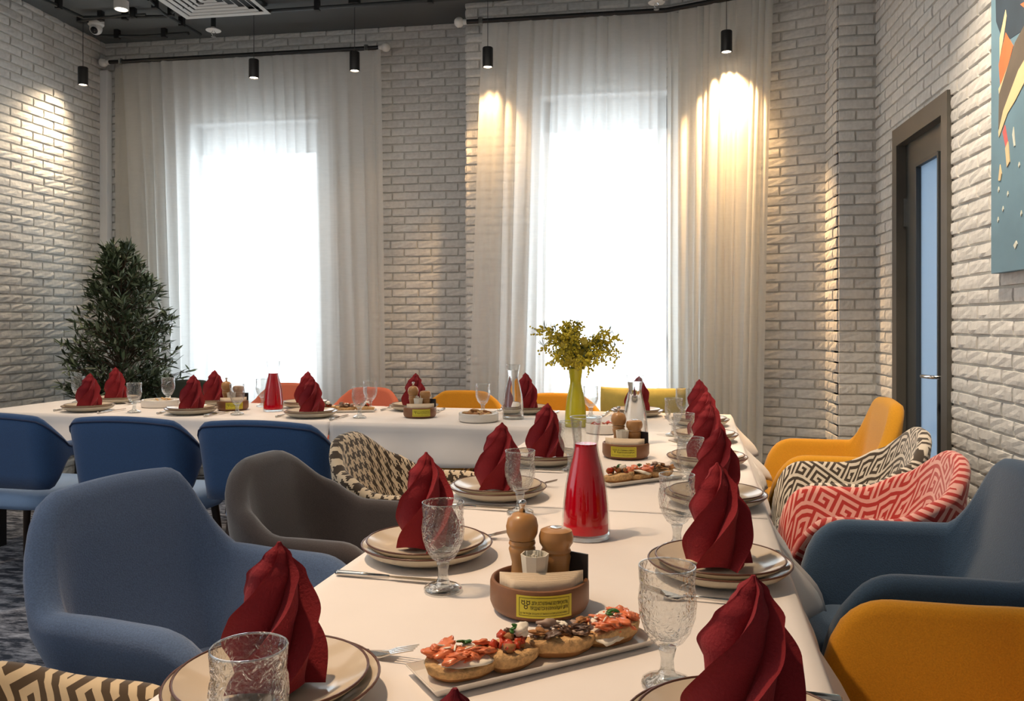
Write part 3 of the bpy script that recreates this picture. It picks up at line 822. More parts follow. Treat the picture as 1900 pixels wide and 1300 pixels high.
def make_chair(name, label, fab, seatfab=None, piping=None, legs='dark_wood', **kw):
    t = empty(name, (0, 0, 0), 0, label, 'chair')
    sm, ridge = chair_shell(**kw)
    sh = part('shell', sm, fab, t)
    w_, d_ = kw.get('w', .56), kw.get('d', .52)
    part('seat', seat_mesh(w_-(.085 if kw.get('gap') else .15), d_-(.0 if kw.get('gap') else .06), .32 if not kw.get('gap') else .36, .455), seatfab or fab, t, loc=(0, .03, 0))
    for sx in (-1, 1):
        for sy in (-1, 1): part('leg', leg_mesh(sx*w_*.40, sy*d_*.40), legs, t)
    if piping:
        bm = bmesh.new(); tube(bm, ridge, .0045, 6); part('piping', tomesh(bm, smooth=True), piping, sh)
    return t
def put(t, u, v, face):               # face: angle in the table frame, 0 = facing +v
    c = W(u, v); t.location = (c.x, c.y, 0); t.rotation_euler = (0, 0, TROT+face)
FR, FL = -PI/2, PI/2                  # facing +u, facing -u
GR, GL = 'armchairs along the right side of the long table', 'armchairs along the left side of the long table'
BLUE = dict(w=.55, d=.50, rc=.13, zarm=.67, zback=.885, trans=.15, lean=.06, thick=.065, nosed=.17, armdip=.0, tsh=-.015)
TUB = dict(w=.52, d=.49, rc=.20, zarm=.66, zback=.83, trans=.34, lean=.06, thick=.05, nosed=.15)
g = make_chair('armchair', 'armchair in brown and cream key pattern at the near left corner', 'brown_key', **{**TUB, 'zback': .69, 'zarm': .645}); put(g, -1.00, .93, FR); tag(g, group=GL)
g = make_chair('armchair', 'large blue-grey fabric armchair on the left of the nearest table', 'blue_fabric', **BLUE); put(g, -1.04, 1.62, FR-.14); tag(g, group=GL)
g = make_chair('armchair', 'brown plush armchair behind the large blue-grey armchair', 'brown_plush', **{**TUB, 'rc': .17, 'zback': .84, 'trans': .30, 'thick': .065}); put(g, -1.02, 2.27, FR-.05); tag(g, group=GL)
g = make_chair('armchair', 'armchair in cream and black houndstooth check by the table corner', 'houndstooth', **{**TUB, 'zback': .83}); put(g, -.99, 2.84, FR); tag(g, group=GL)
g = make_chair('armchair', 'nearest mustard yellow armchair with piped edge, right side', 'mustard_fabric', piping='mustard_piping', **{**BLUE, 'thick': .05}); put(g, .48, 1.55, FL); tag(g, group=GR)
g = make_chair('armchair', 'dark blue armchair between the mustard and the red patterned ones', 'deep_blue_fabric', **BLUE); put(g, .53, 2.27, FL+.03); tag(g, group=GR)
g = make_chair('armchair', 'armchair in red and pink key pattern', 'red_key', **{**TUB, 'w': .50}); put(g, .51, 2.84, FL); tag(g, group=GR)
g = make_chair('armchair', 'armchair in black and white key pattern behind the red one', 'black_key', **{**TUB, 'zback': .84, 'w': .50}); put(g, .54, 3.38, FL); tag(g, group=GR)
g = make_chair('armchair', 'farthest mustard yellow armchair beside the dark door', 'mustard_fabric', **{**BLUE, 'zback': .90}); put(g, .55, 3.98, FL); tag(g, group=GR)
FARB = dict(w=.57, d=.46, rc=.07, zarm=.68, zback=.825, trans=.15, lean=.05, thick=.045, nosed=.10, gap=.14, zbot=.47, tsh=.03)
GF = 'royal blue chairs along the front of the far table'
fb = make_chair('dining_chair', 'royal blue chair seen from behind, cut by the left edge of view', 'royal_blue_fabric', 'light_blue_fabric', 'seam_thread', **FARB)
tag(fb, group=GF); put(fb, uv_at(22, 3.28), 3.42, 0)
for px, lab in ((262, 'royal blue chair seen from behind, middle of three at the far table'), (503, 'royal blue chair seen from behind, next to the houndstooth armchair')):
    o = dup(fb, (0, 0, 0), 0, lab); put(o, uv_at(px, 3.28), 3.42, 0)
BK = dict(w=.51, d=.46, rc=.17, zarm=.62, zback=.83, trans=.25, lean=.06, thick=.05, nosed=.12)
GB = 'chairs behind the far table'
for px, fab, lab, zb_ in ((315, 'green_fabric', 'dark green chair behind the far table beside the olive tree', .83), (503, 'salmon_fabric', 'salmon pink chair behind the far red carafe', .82),
                     (660, 'salmon_fabric', 'salmon pink chair next to the bare brick wall strip', .80), (842, 'mustard_fabric', 'mustard chair behind the far table left of the water carafe', .79),
                     (1024, 'mustard_fabric', 'mustard chair behind the yellow vase', .785), (1202, 'deep_blue_fabric', 'dark blue chair holding a long yellow cushion', .76)):
    kw = {**BK, 'zback': zb_}
    if 'mustard' in fab: kw.update(rc=.09, w=.54)
    g = make_chair('dining_chair', lab, fab, **kw); put(g, uv_at(px, 5.0), 4.98, PI); tag(g, group=GB)
# long cushion on the last chair
bm = bmesh.new()
def P(i, j):
    a, b_ = i/24*2-1, j/12*2*PI
    th = .075*(1-abs(a)**3.2*.75); e = 1+.06*abs(a)**4
    return Vector((a*.25, math.cos(b_)*th*.75, math.sin(b_)*.085*e*(1-.0*abs(a))))
grid(bm, P, 25, 12, closev=True); bm.verts.ensure_lookup_table()
bm.faces.new([bm.verts[k] for k in range(12)]); bm.faces.new([bm.verts[24*12+k] for k in range(12)][::-1])
c = W(uv_at(1193, 4.94), 4.92); pl = link('cushion', tomesh(bm, smooth=True), 'cushion_yellow', loc=(c.x, c.y, .765), rot=(0, 0, TROT))
tag(pl, 'long mustard green bolster cushion lying on the dark blue chair', 'cushion')

# ---------------------------------------------------------------- tableware prototypes
def plate_mesh(R, H):
    bm = bmesh.new(); lathe(bm, [(0, .004), (R*.60, .004), (R*.70, .007), (R*.90, H*.72), (R*.985, H-.001), (R, H)], 56, mi=0)
    lathe(bm, [(R, H), (R*1.0, H-.004), (R*.9, H*.45), (R*.66, .0005), (R*.60, 0), (0, .001)], 56, mi=1)
    return tomesh(bm, 'plate', True)
def ring_mesh(R, z, r):
    bm = bmesh.new(); grid(bm, lambda i, j: Vector(((R+r*math.cos(j*PI/3))*math.cos(i*2*PI/56), (R+r*math.cos(j*PI/3))*math.sin(i*2*PI/56), z+r*math.sin(j*PI/3))), 56, 6, True, True)
    return tomesh(bm, 'rim', True)
def proto_plate(name, R, H):
    t = empty(name, (0, 0, -20), 0, 'x', 'plate'); part('dish', plate_mesh(R, H), ['plate_glaze', 'plate_outside'], t); part('rim', ring_mesh(R, H-.001, .0019), 'rim_brown', t, label='thin brown rim line'); return t
PR_D = proto_plate('dinner_plate', .135, .030)
PR_S = proto_plate('side_plate', .122, .024)
def napkin_mesh(seed):
    rnd = random.Random(seed); bm = bmesh.new(); H = .188*rnd.uniform(.97, 1.04); N = 5; na, nz = 160, 46
    tw = rnd.uniform(2.3, 2.6); wob = [rnd.uniform(-.07, .07) for _ in range(N)]
    bx, by = rnd.uniform(-.006, .008), rnd.uniform(-.004, .004)
    def P(i, j):
        t = i/(nz-1); tt = t
        R = interp([(0, .064), (.22, .067), (.5, .058), (.76, .038), (.91, .018), (1, .0025)], tt)
        # vertices follow the spiral so that the folds stay crisp
        per = na//N; f = j//per; q = (j % per)/(per-1)
        e = .10 if q < .5 else 0
        a = (f + q*.998 + wob[f]*(1-q) + (wob[(f+1) % N])*q)/N*2*PI + tw*(t**1.15) - PI*.75
        k = .52*(.72+.28*math.sin(PI*min(1, t*1.1)))
        r = R*(1-k*(q**.75)) * (1+.05*max(0, 1-q/.06))
        z = H*t
        if t < .12: z += .012*(1-t/.12)*(q)*(1-q)*2
        return Vector((r*math.cos(a)+bx*t*t*2, r*math.sin(a)*.92+by*t*t*2, z))
    grid(bm, P, nz, na, closev=True)
    bm.verts.ensure_lookup_table(); bm.faces.new([bm.verts[(nz-1)*na+k] for k in range(na)])
    return tomesh(bm, 'napkin', True, 50)
NAPS = [napkin_mesh(s) for s in (1, 2, 3, 4)]
# goblet
def goblet():
    t = empty('water_goblet', (0, 0, -20), 0, 'x', 'glass')
    out = [(.0, .052), (.012, .0525), (.022, .060), (.031, .074), (.0375, .094), (.0395, .112), (.038, .128), (.0365, .134), (.0375, .142), (.0385, .156), (.0383, .160)]
    inn = [(.0368, .160), (.0368, .150), (.0350, .134), (.0368, .112), (.034, .092), (.027, .074), (.015, .063), (0, .061)]
    fac = lambda r, z, a: r*(1+(.018*math.cos(8*a) if .06 < z < .132 else 0)+.006*math.sin(5*a+z*130))
    bm = bmesh.new(); lathe(bm, out+inn, 40, f=fac); b_ = part('bowl', tomesh(bm, smooth=True), 'goblet_glass', t)
    bm = bmesh.new(); grid(bm, lambda i, j: Vector(((.0375+.0011*math.cos(j*PI/3))*math.cos(i*PI/22), (.0375+.0011*math.cos(j*PI/3))*math.sin(i*PI/22), .160+.0011*math.sin(j*PI/3))), 44, 6, True, True)
    part('lip', tomesh(bm, smooth=True), 'glass_edge', t)
    bm = bmesh.new(); lathe(bm, [(0, .0515), (.012, .0515), (.0105, .045), (.0085, .035), (.0095, .022), (.013, .015), (.026, .010), (.034, .006), (.035, .002), (.033, 0), (0, 0)], 36, f=lambda r, z, a: r*(1+.05*math.cos(8*a)) if z > .016 else r*(1+.015*math.cos(12*a)))
    part('stem', tomesh(bm, smooth=True), 'glass_edge', t); return t
PR_G = goblet()
def bevelled(bm): return bm
def knife():
    t = empty('table_knife', (0, 0, -20), 0, 'x', 'knife')
    bm = bmesh.new(); tube(bm, [(-.11, 0, .005), (-.105, 0, .005), (-.06, 0, .005), (0, 0, .005)], [.003, .006, .0055, .0035], 8); part('handle', tomesh(bm, smooth=True), 'steel', t)
    bm = bmesh.new(); outline(bm, [(0, -.004), (.02, -.008), (.08, -.010), (.105, -.006), (.115, .003), (.10, .006), (0, .004)], .0018, .004); part('blade', tomesh(bm), 'steel', t); return t
def fork():
    t = empty('table_fork', (0, 0, -20), 0, 'x', 'fork'); zf = lambda x, y: .012*max(0, (x-.04)/.07)**1.5-.006*math.exp(-((x-.05)/.02)**2)+.003
    bm = bmesh.new(); tube(bm, [(-.10, 0, .004), (-.06, 0, .004), (0, 0, .006), (.035, 0, .006)], [.006, .005, .003, .003], 8); part('handle', tomesh(bm, smooth=True), 'steel', t)
    bm = bmesh.new(); outline(bm, [(.03, -.003), (.045, -.011), (.06, -.0125), (.075, -.0125), (.075, .0125), (.06, .0125), (.045, .011), (.03, .003)], .002, .003, zf=zf)
    for k in range(4):
        y = -.0108+k*.0072; outline(bm, [(.075, y-.0016), (.11, y-.0007), (.11, y+.0007), (.075, y+.0016)], .002, .003, zf=zf)
    part('head', tomesh(bm), 'steel', t); return t
PR_K, PR_F = knife(), fork()
ZS = ZT+.0035
SET = [  # u, v, facing (direction the diner looks, table frame angle), locator, glass?
 (-.535, .965, 0, 'before the brown key pattern armchair'), (-.551, 1.628, 0, 'before the large blue-grey armchair'),
 (-.547, 2.235, 0, 'before the brown plush armchair'), (-.52, 2.80, 0, 'before the houndstooth armchair'),
 (.05, .955, 1, 'at the near right corner'), (.04, 1.63, 1, 'before the nearest mustard armchair'), (.045, 2.27, 1, 'before the dark blue armchair'),
 (.03, 2.89, 1, 'before the red patterned armchair'), (.025, 3.47, 1, 'before the black and white patterned armchair'), (.01, 4.00, 1, 'before the farthest mustard armchair')]
for px, loc_ in ((164, 'at the left end of the far table'), (355, 'behind the middle royal blue chair'), (577, 'right of the far red carafe')):
    SET.append((uv_at(px, 3.90), 3.90, 2, loc_))
for px, loc_ in ((215, 'in front of the olive tree'), (396, 'before the dark green chair'), (568, 'before the salmon chair behind the bread platter'), (768, 'in front of the bare brick strip'), (976, 'behind the slim water carafe'), (1182, 'before the yellow cushion')):
    SET.append((uv_at(px, 4.33), 4.33, 3, loc_))
SET.append((-.192, .598, 2, 'at the head of the nearest table'))
first = {}
def inst(proto, u, v, z, rz, label, group, scale=None):
    c = W(u, v, z)
    if proto.name not in first:
        first[proto.name] = 1; o = proto; o.location = c; o.rotation_euler = (0, 0, rz); o['label'] = label; o['group'] = group
    else: o = dup(proto, c, rz, label, group)
    return o
DIR = {0: (1, 0), 1: (-1, 0), 2: (0, 1), 3: (0, -1)}
for i, (u, v, f, where) in enumerate(SET):
    dx, dy = DIR[f]; rx, ry = dy, -dx          # diner's right
    rot = math.atan2(dy, dx)+TROT
    if i == 5: zz = ZS
    inst(PR_D, u, v, ZS, random.uniform(0, 6), 'lower beige plate with brown rim '+where, 'lower dinner plates')
    inst(PR_S, u+random.uniform(-.003, .003), v+random.uniform(-.003, .003), ZS+.0135, random.uniform(0, 6), 'upper beige plate under the napkin '+where, 'upper plates')
    c = W(u, v, ZS+.0135+.0075)
    n = link('folded_napkin', NAPS[i % 4], 'napkin_red', loc=c, rot=(0, 0, random.uniform(-.25, .25) + (0 if f < 2 else .1)))
    tag(n, 'dark red napkin folded into a spiral flame '+where, 'napkin', 'spiral folded red napkins')
    kx_, ky_ = u+rx*.165-dx*.02, v+ry*.165-dy*.02
    inst(PR_K, kx_, ky_, ZS, rot+random.uniform(-.06, .06), 'steel knife right of the plates '+where, 'table knives')
    kx_, ky_ = u-rx*.160+dx*.03, v-ry*.160+dy*.03
    inst(PR_F, kx_, ky_, ZS, rot+random.uniform(-.06, .06), 'steel fork left of the plates '+where, 'table forks')
def D_at(px, py, h): return h*FPX/(py-HY)
def uvpx(px, D):
    x = (px-CX)/FPX*D; return x*CF-D*SF, x*SF+D*CF
GL_ = [(462, .825, 0), (822, 1.49, 1), (965, 2.09, 2), (1058, 2.70, 3), (1238, 1.10, 4), (1256, 1.76, 5), (1281, 2.32, 6), (1269, 2.94, 7), (1250, 3.52, 8), (1268, 4.05, 9),
       (249, 4.43, 10), (440, 4.33, 11), (667, 4.18, 12), (145, 4.95, 13), (312, 4.85, 14), (487, 4.75, 15), (687, 4.55, 16), (896, 4.35, 17), (1096, 4.20, 18)]
for px, D, k in GL_:
    u, v = uvpx(px, D)
    inst(PR_G, u, v, ZS, random.uniform(0, 6), 'textured glass goblet '+SET[k][3], 'textured goblets')

# carafes
CPROF = [(.046, .004), (.0468, .012), (.0460, .035), (.0435, .075), (.039, .12), (.033, .155), (.0265, .185), (.0235, .205), (.0235, .215), (.026, .235), (.0305, .272)]
def carafe(px, D, label, liquid, level):
    u, v = uvpx(px, D); c = W(u, v, ZS)
    t = empty('carafe', c, 0, label, 'carafe', 'glass carafes')
    bm = bmesh.new(); n = 48
    prof = [(0, 0), (.045, 0)] + CPROF
    inn = [(r-.0022, z) for r, z in reversed(CPROF) if z > .013]
    lathe(bm, prof+inn, n); part('glass_body', tomesh(bm, smooth=True, sharp=60), 'carafe_glass', t)
    bm = bmesh.new(); lathe(bm, [(0, .001), (.0445, .001), (.0452, .010), (0, .0125)], n); part('thick_base', tomesh(bm, smooth=True, sharp=40), 'glass_edge', t)
    pr = [(0, .014)] + [(r-.0026, z) for r, z in CPROF if .012 < z < level]
    pr[1] = (pr[1][0], .014+.001) if len(pr) > 1 else pr[1]
    top = None
    for (r0, z0), (r1, z1) in zip(CPROF, CPROF[1:]):
        if z0 <= level <= z1: top = r0+(r1-r0)*(level-z0)/(z1-z0)-.0026
    pr = [(0, .0135), (.0430, .0135)] + [(r-.0026, z) for r, z in CPROF if .02 < z < level-.002] + [(top, level), (0, level)]
    bm = bmesh.new(); lathe(bm, pr, n); part('drink' if liquid == 'berry_drink' else 'water', tomesh(bm, smooth=True, sharp=50), liquid, t)
    bm = bmesh.new(); grid(bm, lambda i, j: Vector(((.0303+.001*math.cos(j*PI/3))*math.cos(i*PI/22), (.0303+.001*math.cos(j*PI/3))*math.sin(i*PI/22), .272+.001*math.sin(j*PI/3))), 44, 6, True, True)
    part('lip', tomesh(bm, smooth=True), 'glass_edge', t)
    for ch in ALLKIDS[t.name]: ch.scale = (1.18, 1.18, 1)
    return t
carafe(1087, 1.86, 'carafe of red berry drink standing on the nearest table', 'berry_drink', .212)
carafe(507, 4.50, 'carafe of red berry drink on the far table before the salmon pink chairs', 'berry_drink', .208)
carafe(952, 4.16, 'slim carafe of water on the far table left of the yellow vase', 'water', .245)
carafe(1178, 3.33, 'carafe of water behind the second wooden condiment bowl', 'water', .245)
# yellow vase
u, v = uvpx(1068, 3.84)
vs_ = tag(link('flower_vase', None), 'opaque bright yellow carafe-shaped vase holding mimosa', 'vase'); bpy.data.objects.remove(vs_)
bm = bmesh.new(); lathe(bm, [(0, 0), (.045, 0)]+CPROF+[(.0285, .272), (.024, .235), (.021, .21), (.021, .2), (.0, .16)], 44)
c = W(u, v, ZS); vase = link('flower_vase', tomesh(bm, smooth=True, sharp=60), 'yellow_glass', loc=c); vase.scale = (1.10, 1.10, 1.0)
tag(vase, 'opaque bright yellow vase holding sprays of mimosa', 'vase')
# mimosa bouquet
bq = empty('mimosa_bouquet', c+Vector((0, 0, .20)), 0, 'bouquet of yellow mimosa sprays standing in the yellow vase', 'flowers')
rnd = random.Random(5); balls = bmesh.new(); lv = bmesh.new()
def ico(bm, p, r, sub=1):
    bmesh.ops.create_icosphere(bm, subdivisions=sub, radius=r, matrix=Matrix.Translation(p))
for k in range(34):
    a = rnd.uniform(0, 2*PI); sp = rnd.uniform(.04, .20); hh = rnd.uniform(.16, .36)*(1-.7*(sp-.04)/.5)
    if k < 7: a = (PI if k % 2 else 0)+rnd.uniform(-.5, .5); sp = rnd.uniform(.15, .215)
    end = Vector((math.cos(a)*sp, math.sin(a)*sp, hh)); pts = []
    for q in range(9):
        t = q/8; p = Vector((end.x*t**1.3, end.y*t**1.3, hh*math.sin(t*PI*.5)*(1.0)-.06*t**4)); pts.append(p)
    pts[0] = Vector((rnd.uniform(-.012, .012), rnd.uniform(-.012, .012), .03))
    bm = bmesh.new(); tube(bm, pts, [.0022-.0014*q/8 for q in range(9)], 5); part('stem', tomesh(bm, smooth=True), 'mimosa_leaf', bq)
    for q in range(3, 9):
        for b_ in range(rnd.randint(3, 5)):
            d_ = Vector((rnd.gauss(0, 1), rnd.gauss(0, 1), rnd.gauss(-.1, .8))).normalized()*rnd.uniform(.02, .05)
            p = pts[q]
            for s in range(1, 5):
                pp = p+d_*s/4+Vector((0, 0, -.006*(s/4)**2)); ico(balls, pp+Vector((rnd.gauss(0, .002), rnd.gauss(0, .002), rnd.gauss(0, .002))), rnd.uniform(.0042, .0062))
        if rnd.random() < .8:
            for s in range(6):
                d_ = Vector((rnd.gauss(0, 1), rnd.gauss(0, 1), rnd.gauss(.3, .6))).normalized(); e = d_.cross(Vector((0, 0, 1))).normalized()*.0016
                p = pts[q]; a1 = p+d_*.05
                lv.faces.new([lv.verts.new(x) for x in (p-e, p+d_*.025-e*1.6, a1, p+d_*.025+e*1.6)])
part('blossoms', tomesh(balls, smooth=True), 'mimosa_yellow', bq)['kind'] = 'stuff'
part('feathery_leaves', tomesh(lv), 'mimosa_leaf', bq)['kind'] = 'stuff'
for k in range(20):           # larger petalled blooms at the middle
    bm = bmesh.new(); cpos = Vector((rnd.uniform(-.05, .05), rnd.uniform(-.05, .01), rnd.uniform(.09, .22)))
    if k < 5: cpos = Vector((-.05+.022*k, rnd.uniform(-.05, -.02), rnd.uniform(.085, .12)))
    for q in range(7):
        a = q*2*PI/7; d_ = Vector((math.cos(a), rnd.uniform(-.5, .2), math.sin(a))).normalized()*.020; e = d_.cross(Vector((0, 1, 0))).normalized()*.009
        n0 = Vector((0, -.004, 0)); vs = [bm.verts.new(x) for x in (cpos, cpos+d_*.5+e+n0, cpos+d_+n0*2+e*.4, cpos+d_*1.05+n0*1.5, cpos+d_-e*.4+n0*2, cpos+d_*.5-e+n0)]
        bm.faces.new(vs)
    part('bloom', tomesh(bm), 'petal_yellow', bq)

# ---------------------------------------------------------------- condiment holders
TXT = {}
def lettering(parent, s, size, x, y, z, curve_r=None, name='lettering', bold=0):
    cu = bpy.data.curves.new('text', 'FONT'); cu.body = s; cu.size = size; cu.align_x = 'CENTER'; cu.resolution_u = 2; cu.offset = bold
    tmp = bpy.data.objects.new('t', cu); C.objects.link(tmp)
    bpy.context.view_layer.update()
    me = bpy.data.meshes.new_from_object(tmp.evaluated_get(bpy.context.evaluated_depsgraph_get())); bpy.data.objects.remove(tmp)
    return me
STK = None
def sticker(parent, R, zc):
    """curved yellow sticker on the bowl's -y side with its lettering"""
    global STK
    w_, h_ = .094, .036; hw = w_/2/R
    def cyl(x, z, off): a = -PI/2 + x/R; return Vector(((R+off)*math.cos(a), (R+off)*math.sin(a), zc+z))
    bm = bmesh.new(); grid(bm, lambda i, j: cyl(-w_/2+w_*i/14, -h_/2+h_*j, .0006), 15, 2)
    s = part('sticker', tomesh(bm, smooth=True), 'sticker_yellow', parent, label='yellow sticker with dark lettering')
    if STK is None:
        bm = bmesh.new()
        def strip(x0, x1, z0, z1):
            n = max(1, int((x1-x0)/.008)); grid(bm, lambda i, j: cyl(x0+(x1-x0)*i/n, z0+(z1-z0)*j, .0010), n+1, 2)
        a, b_ = w_/2-.005, h_/2-.0035; t = .0007
        strip(-a, a, b_-t, b_); strip(-a, a, -b_, -b_+t); strip(-a, -a+t, -b_, b_); strip(a-t, a, -b_, b_)
        for x, z in ((-.035, .0065), (-.0265, .0065), (-.0305, -.0005)):       # three little round faces
            for q in range(12):
                an = q*PI/6; an2 = an+PI/6
                vs = [cyl(x+r*math.cos(k), z+r*math.sin(k), .0010) for r, k in ((.0032, an), (.0032, an2), (.0020, an2), (.0020, an))]
                bm.faces.new([bm.verts.new(p) for p in vs])
            for q in (-1, 1):
                bm.faces.new([bm.verts.new(cyl(x+q*.0024+dx, z+.0035+dz, .0010)) for dx, dz in ((-.001, -.001), (.001, -.001), (0, .0012))])
        def text(sx, size, x0, x1, z, bold=0):
            me = lettering(None, sx, size, 0, 0, 0, bold=bold)
            xs = [v.co.x for v in me.vertices]
            if not xs: return
            mn_, mx_ = min(xs), max(xs)
            vs = [bm.verts.new(cyl(x0+(v.co.x-mn_)/(mx_-mn_)*(x1-x0), z+v.co.y, .0010)) for v in me.vertices]
            for p in me.polygons:
                try: bm.faces.new([vs[k] for k in p.vertices])
                except ValueError: pass
        text('ДЕТИ, ОСТАВЛЕННЫЕ БЕЗ ПРИСМОТРА,', .0072, -.021, .040, .0040, .0001)
        text('ПРОДАЮТСЯ В БЛИЖАЙШИЙ ЦИРК', .0072, -.023, .040, -.0040, .0001)
        text('@ МЫ РАДЫ ВАШИМ ОТЗЫВАМ И ПРЕДЛОЖЕНИЯМ', .0040, -.040, .038, -.0115)
        STK = tomesh(bm, 'lettering')
    part('lettering', STK, 'ink', s)
def caddy(px, D, tall, label, rz=0.0, variant=0):
    u, v = uvpx(px, D); c = W(u, v, ZS); ad = math.atan2(c.x, c.y)
    R = .0845
    t = empty('condiment_bowl', c, -ad+rz, label, 'bowl', 'wooden condiment bowls')
    bm = bmesh.new(); lathe(bm, [(0, 0), (R-.012, 0), (R-.004, .006), (R, .016), (R, .046), (R-.002, .052), (R-.006, .053), (R-.009, .050), (R-.010, .012), (0, .009)], 48)
    part('bowl_body', tomesh(bm, smooth=True, sharp=50), 'walnut', t); sticker(t, R, .029)
    def top(name, lab, cat, me_parts, ox, oy, z=.0105, rz2=0):
        p = t.matrix_basis @ Vector((ox, oy, z)); o = empty(name, p, -ad+rz+rz2, lab, cat)
        for n_, me, m in me_parts: part(n_, me, m, o)
        return o
    w_ = label_of[label]
    bm = bmesh.new(); lathe(bm, [(0, 0), (.024, 0), (.0245, .006), (.021, .018), (.023, .028), (.019, .045), (.018, .062), (.022, .078), (.0235, .085), (.0215, .090), (.0235, .094), (.022, .100), (0, .100)], 28); A = tomesh(bm, smooth=True, sharp=40)
    bm = bmesh.new(); lathe(bm, [(0, .1005), (.022, .101), (.027, .112), (.028, .124), (.025, .137), (.017, .145), (.006, .148), (0, .148)], 28); B = tomesh(bm, smooth=True, sharp=50)
    bm = bmesh.new(); lathe(bm, [(0, .147), (.006, .147), (.004, .156), (.0065, .160), (.0075, .164), (.0065, .168), (0, .170)], 18); K = tomesh(bm, smooth=True)
    top('pepper_mill', 'turned wooden pepper mill with metal knob, '+w_, 'pepper mill', [('mill_body', A, 'beech'), ('head', B, 'beech'), ('knob', K, 'steel')], -.028 if not variant else -.032, .022)
    bm = bmesh.new(); lathe(bm, [(0, 0), (.028, 0), (.029, .008), (.026, .022), (.0225, .045), (.0235, .06), (.026, .074), (.024, .079), (.026, .083), (.024, .087), (.024, .089), (.029, .097), (.030, .108), (.027, .118), (.018, .122), (.010, .1225), (0, .121)], 28); A2 = tomesh(bm, smooth=True, sharp=40)
    bm = bmesh.new(); lathe(bm, [(0, .1225), (.010, .1235), (.010, .1225)], 18); Bc = tomesh(bm)
    top('salt_shaker', 'squat wooden salt shaker, '+w_, 'salt shaker', [('shaker_body', A2, 'beech'), ('cap', Bc, 'steel')], .030, .012)
    if True:
        # folded paper napkins at the front
        bm = bmesh.new()
        for k in range(5):
            hgt = .060-.002*k; yy = -.045-.004*k; wv = .070-.004*k
            def P(i, j):
                x = -wv+2*wv*i/12; z = hgt*j/4; return Vector((x, yy+.012*(x/wv)**2*1.0+.010*(1-j/4)-.004*math.sin(j/4*PI), z))
            grid(bm, P, 13, 5)
        nb = link('paper_napkins', tomesh(bm, smooth=True), 'paper', loc=t.matrix_basis @ Vector((0, 0, .012)), rot=(0, 0, -ad+rz)); nb.modifiers.new('th', 'SOLIDIFY').thickness = .0016
        tag(nb, 'stack of folded beige paper napkins, '+w_, 'napkins')
    bm = bmesh.new(); lathe(bm, [(0, 0), (.015, 0), (.024, .086), (.022, .086), (.013, .004), (0, .004)], 8); cup = tomesh(bm)
    bm = bmesh.new(); rr = random.Random(px)
    for k in range(26):
        a = rr.uniform(0, 2*PI); q = rr.uniform(0, .015); x, y = q*math.cos(a), q*math.sin(a); hgt = rr.uniform(.080, .100 if variant else .092)
        tube(bm, [(x*.5, y*.5, .006), (x, y, hgt)], .0016, 4)
    st = tomesh(bm)
    top('toothpick_cup', 'pale faceted cup of paper-wrapped toothpicks, '+w_, 'cup', [('cup_body', cup, 'paper_light'), ('toothpicks', st, 'paper_light')], -.010, -.022, .012)['label'] = 'pale faceted cup of wrapped toothpicks, '+w_
    bm = bmesh.new(); box(bm, -.002, .002, -.022, .022, 0, .082, bev=.0008)
    cd_ = link('card', tomesh(bm), 'card_black', loc=t.matrix_basis @ Vector((.064, .0, .011)), rot=(0, 0, -ad+rz+.9)); tag(cd_, 'small black card at the edge, '+w_, 'card')
    for o_ in (): pass
label_of = {}
for px, D, tall, lab, wh, rz, va in ((1001, 1.40, 1, 'round wooden condiment bowl on the nearest table behind the bruschetta', 'in the nearest wooden bowl', .10, 0),
        (1161, 2.97, 0, 'round wooden condiment bowl on the middle table', 'in the middle table bowl', -.10, 0),
        (779, 4.22, 0, 'round wooden condiment bowl on the far table before the bare brick strip', 'in the bowl before the bare brick', .1, 1),
        (432, 4.57, 0, 'round wooden condiment bowl on the far table left of the red carafe', 'in the bowl left of the far red carafe', .1, 1)):
    label_of[lab] = wh; caddy(px, D, tall, lab, rz, va)

# ---------------------------------------------------------------- platters and food
def blob(bm, c, rx, ry, rz, seed, amp=.25, sub=3, flat=None, M=None, mi=0):
    r = bmesh.ops.create_icosphere(bm, subdivisions=sub, radius=1)
    for v in r['verts']:
        n = 1+amp*mn.noise(v.co*1.6+Vector((seed, seed*.7, 3)))+amp*.5*mn.noise(v.co*4+Vector((seed, 1, 2)))
        p = v.co*n; p = Vector((p.x*rx, p.y*ry, p.z*rz))
        if flat is not None and p.z < flat: p.z = flat+(p.z-flat)*.1
        v.co = p+Vector(c)
    if M is not None: bmesh.ops.transform(bm, matrix=M, verts=r['verts'])
    for f in {f for v in r['verts'] for f in v.link_faces}: f.material_index = mi
def platter_mesh(L, Wd, H=.012):
    bm = bmesh.new(); r = []
    for (a, z) in ((.80, 0), (1.0, H), (.985, H+.0015), (.80, .004)):
        r.append([bm.verts.new((sx*(L/2-(1-a)*Wd/2), sy*Wd/2*a, z)) for sx, sy in ((-1, -1), (1, -1), (1, 1), (-1, 1))])
    for A, B in zip(r, r[1:]):
        for k in range(4): bm.faces.new((A[k], A[(k+1) % 4], B[(k+1) % 4], B[k]))
    bm.faces.new(r[0][::-1]); bm.faces.new(r[-1]); bmesh.ops.bevel(bm, geom=bm.edges[:], offset=.0012, segments=1, affect='EDGES')
    return tomesh(bm, smooth=True, sharp=40)
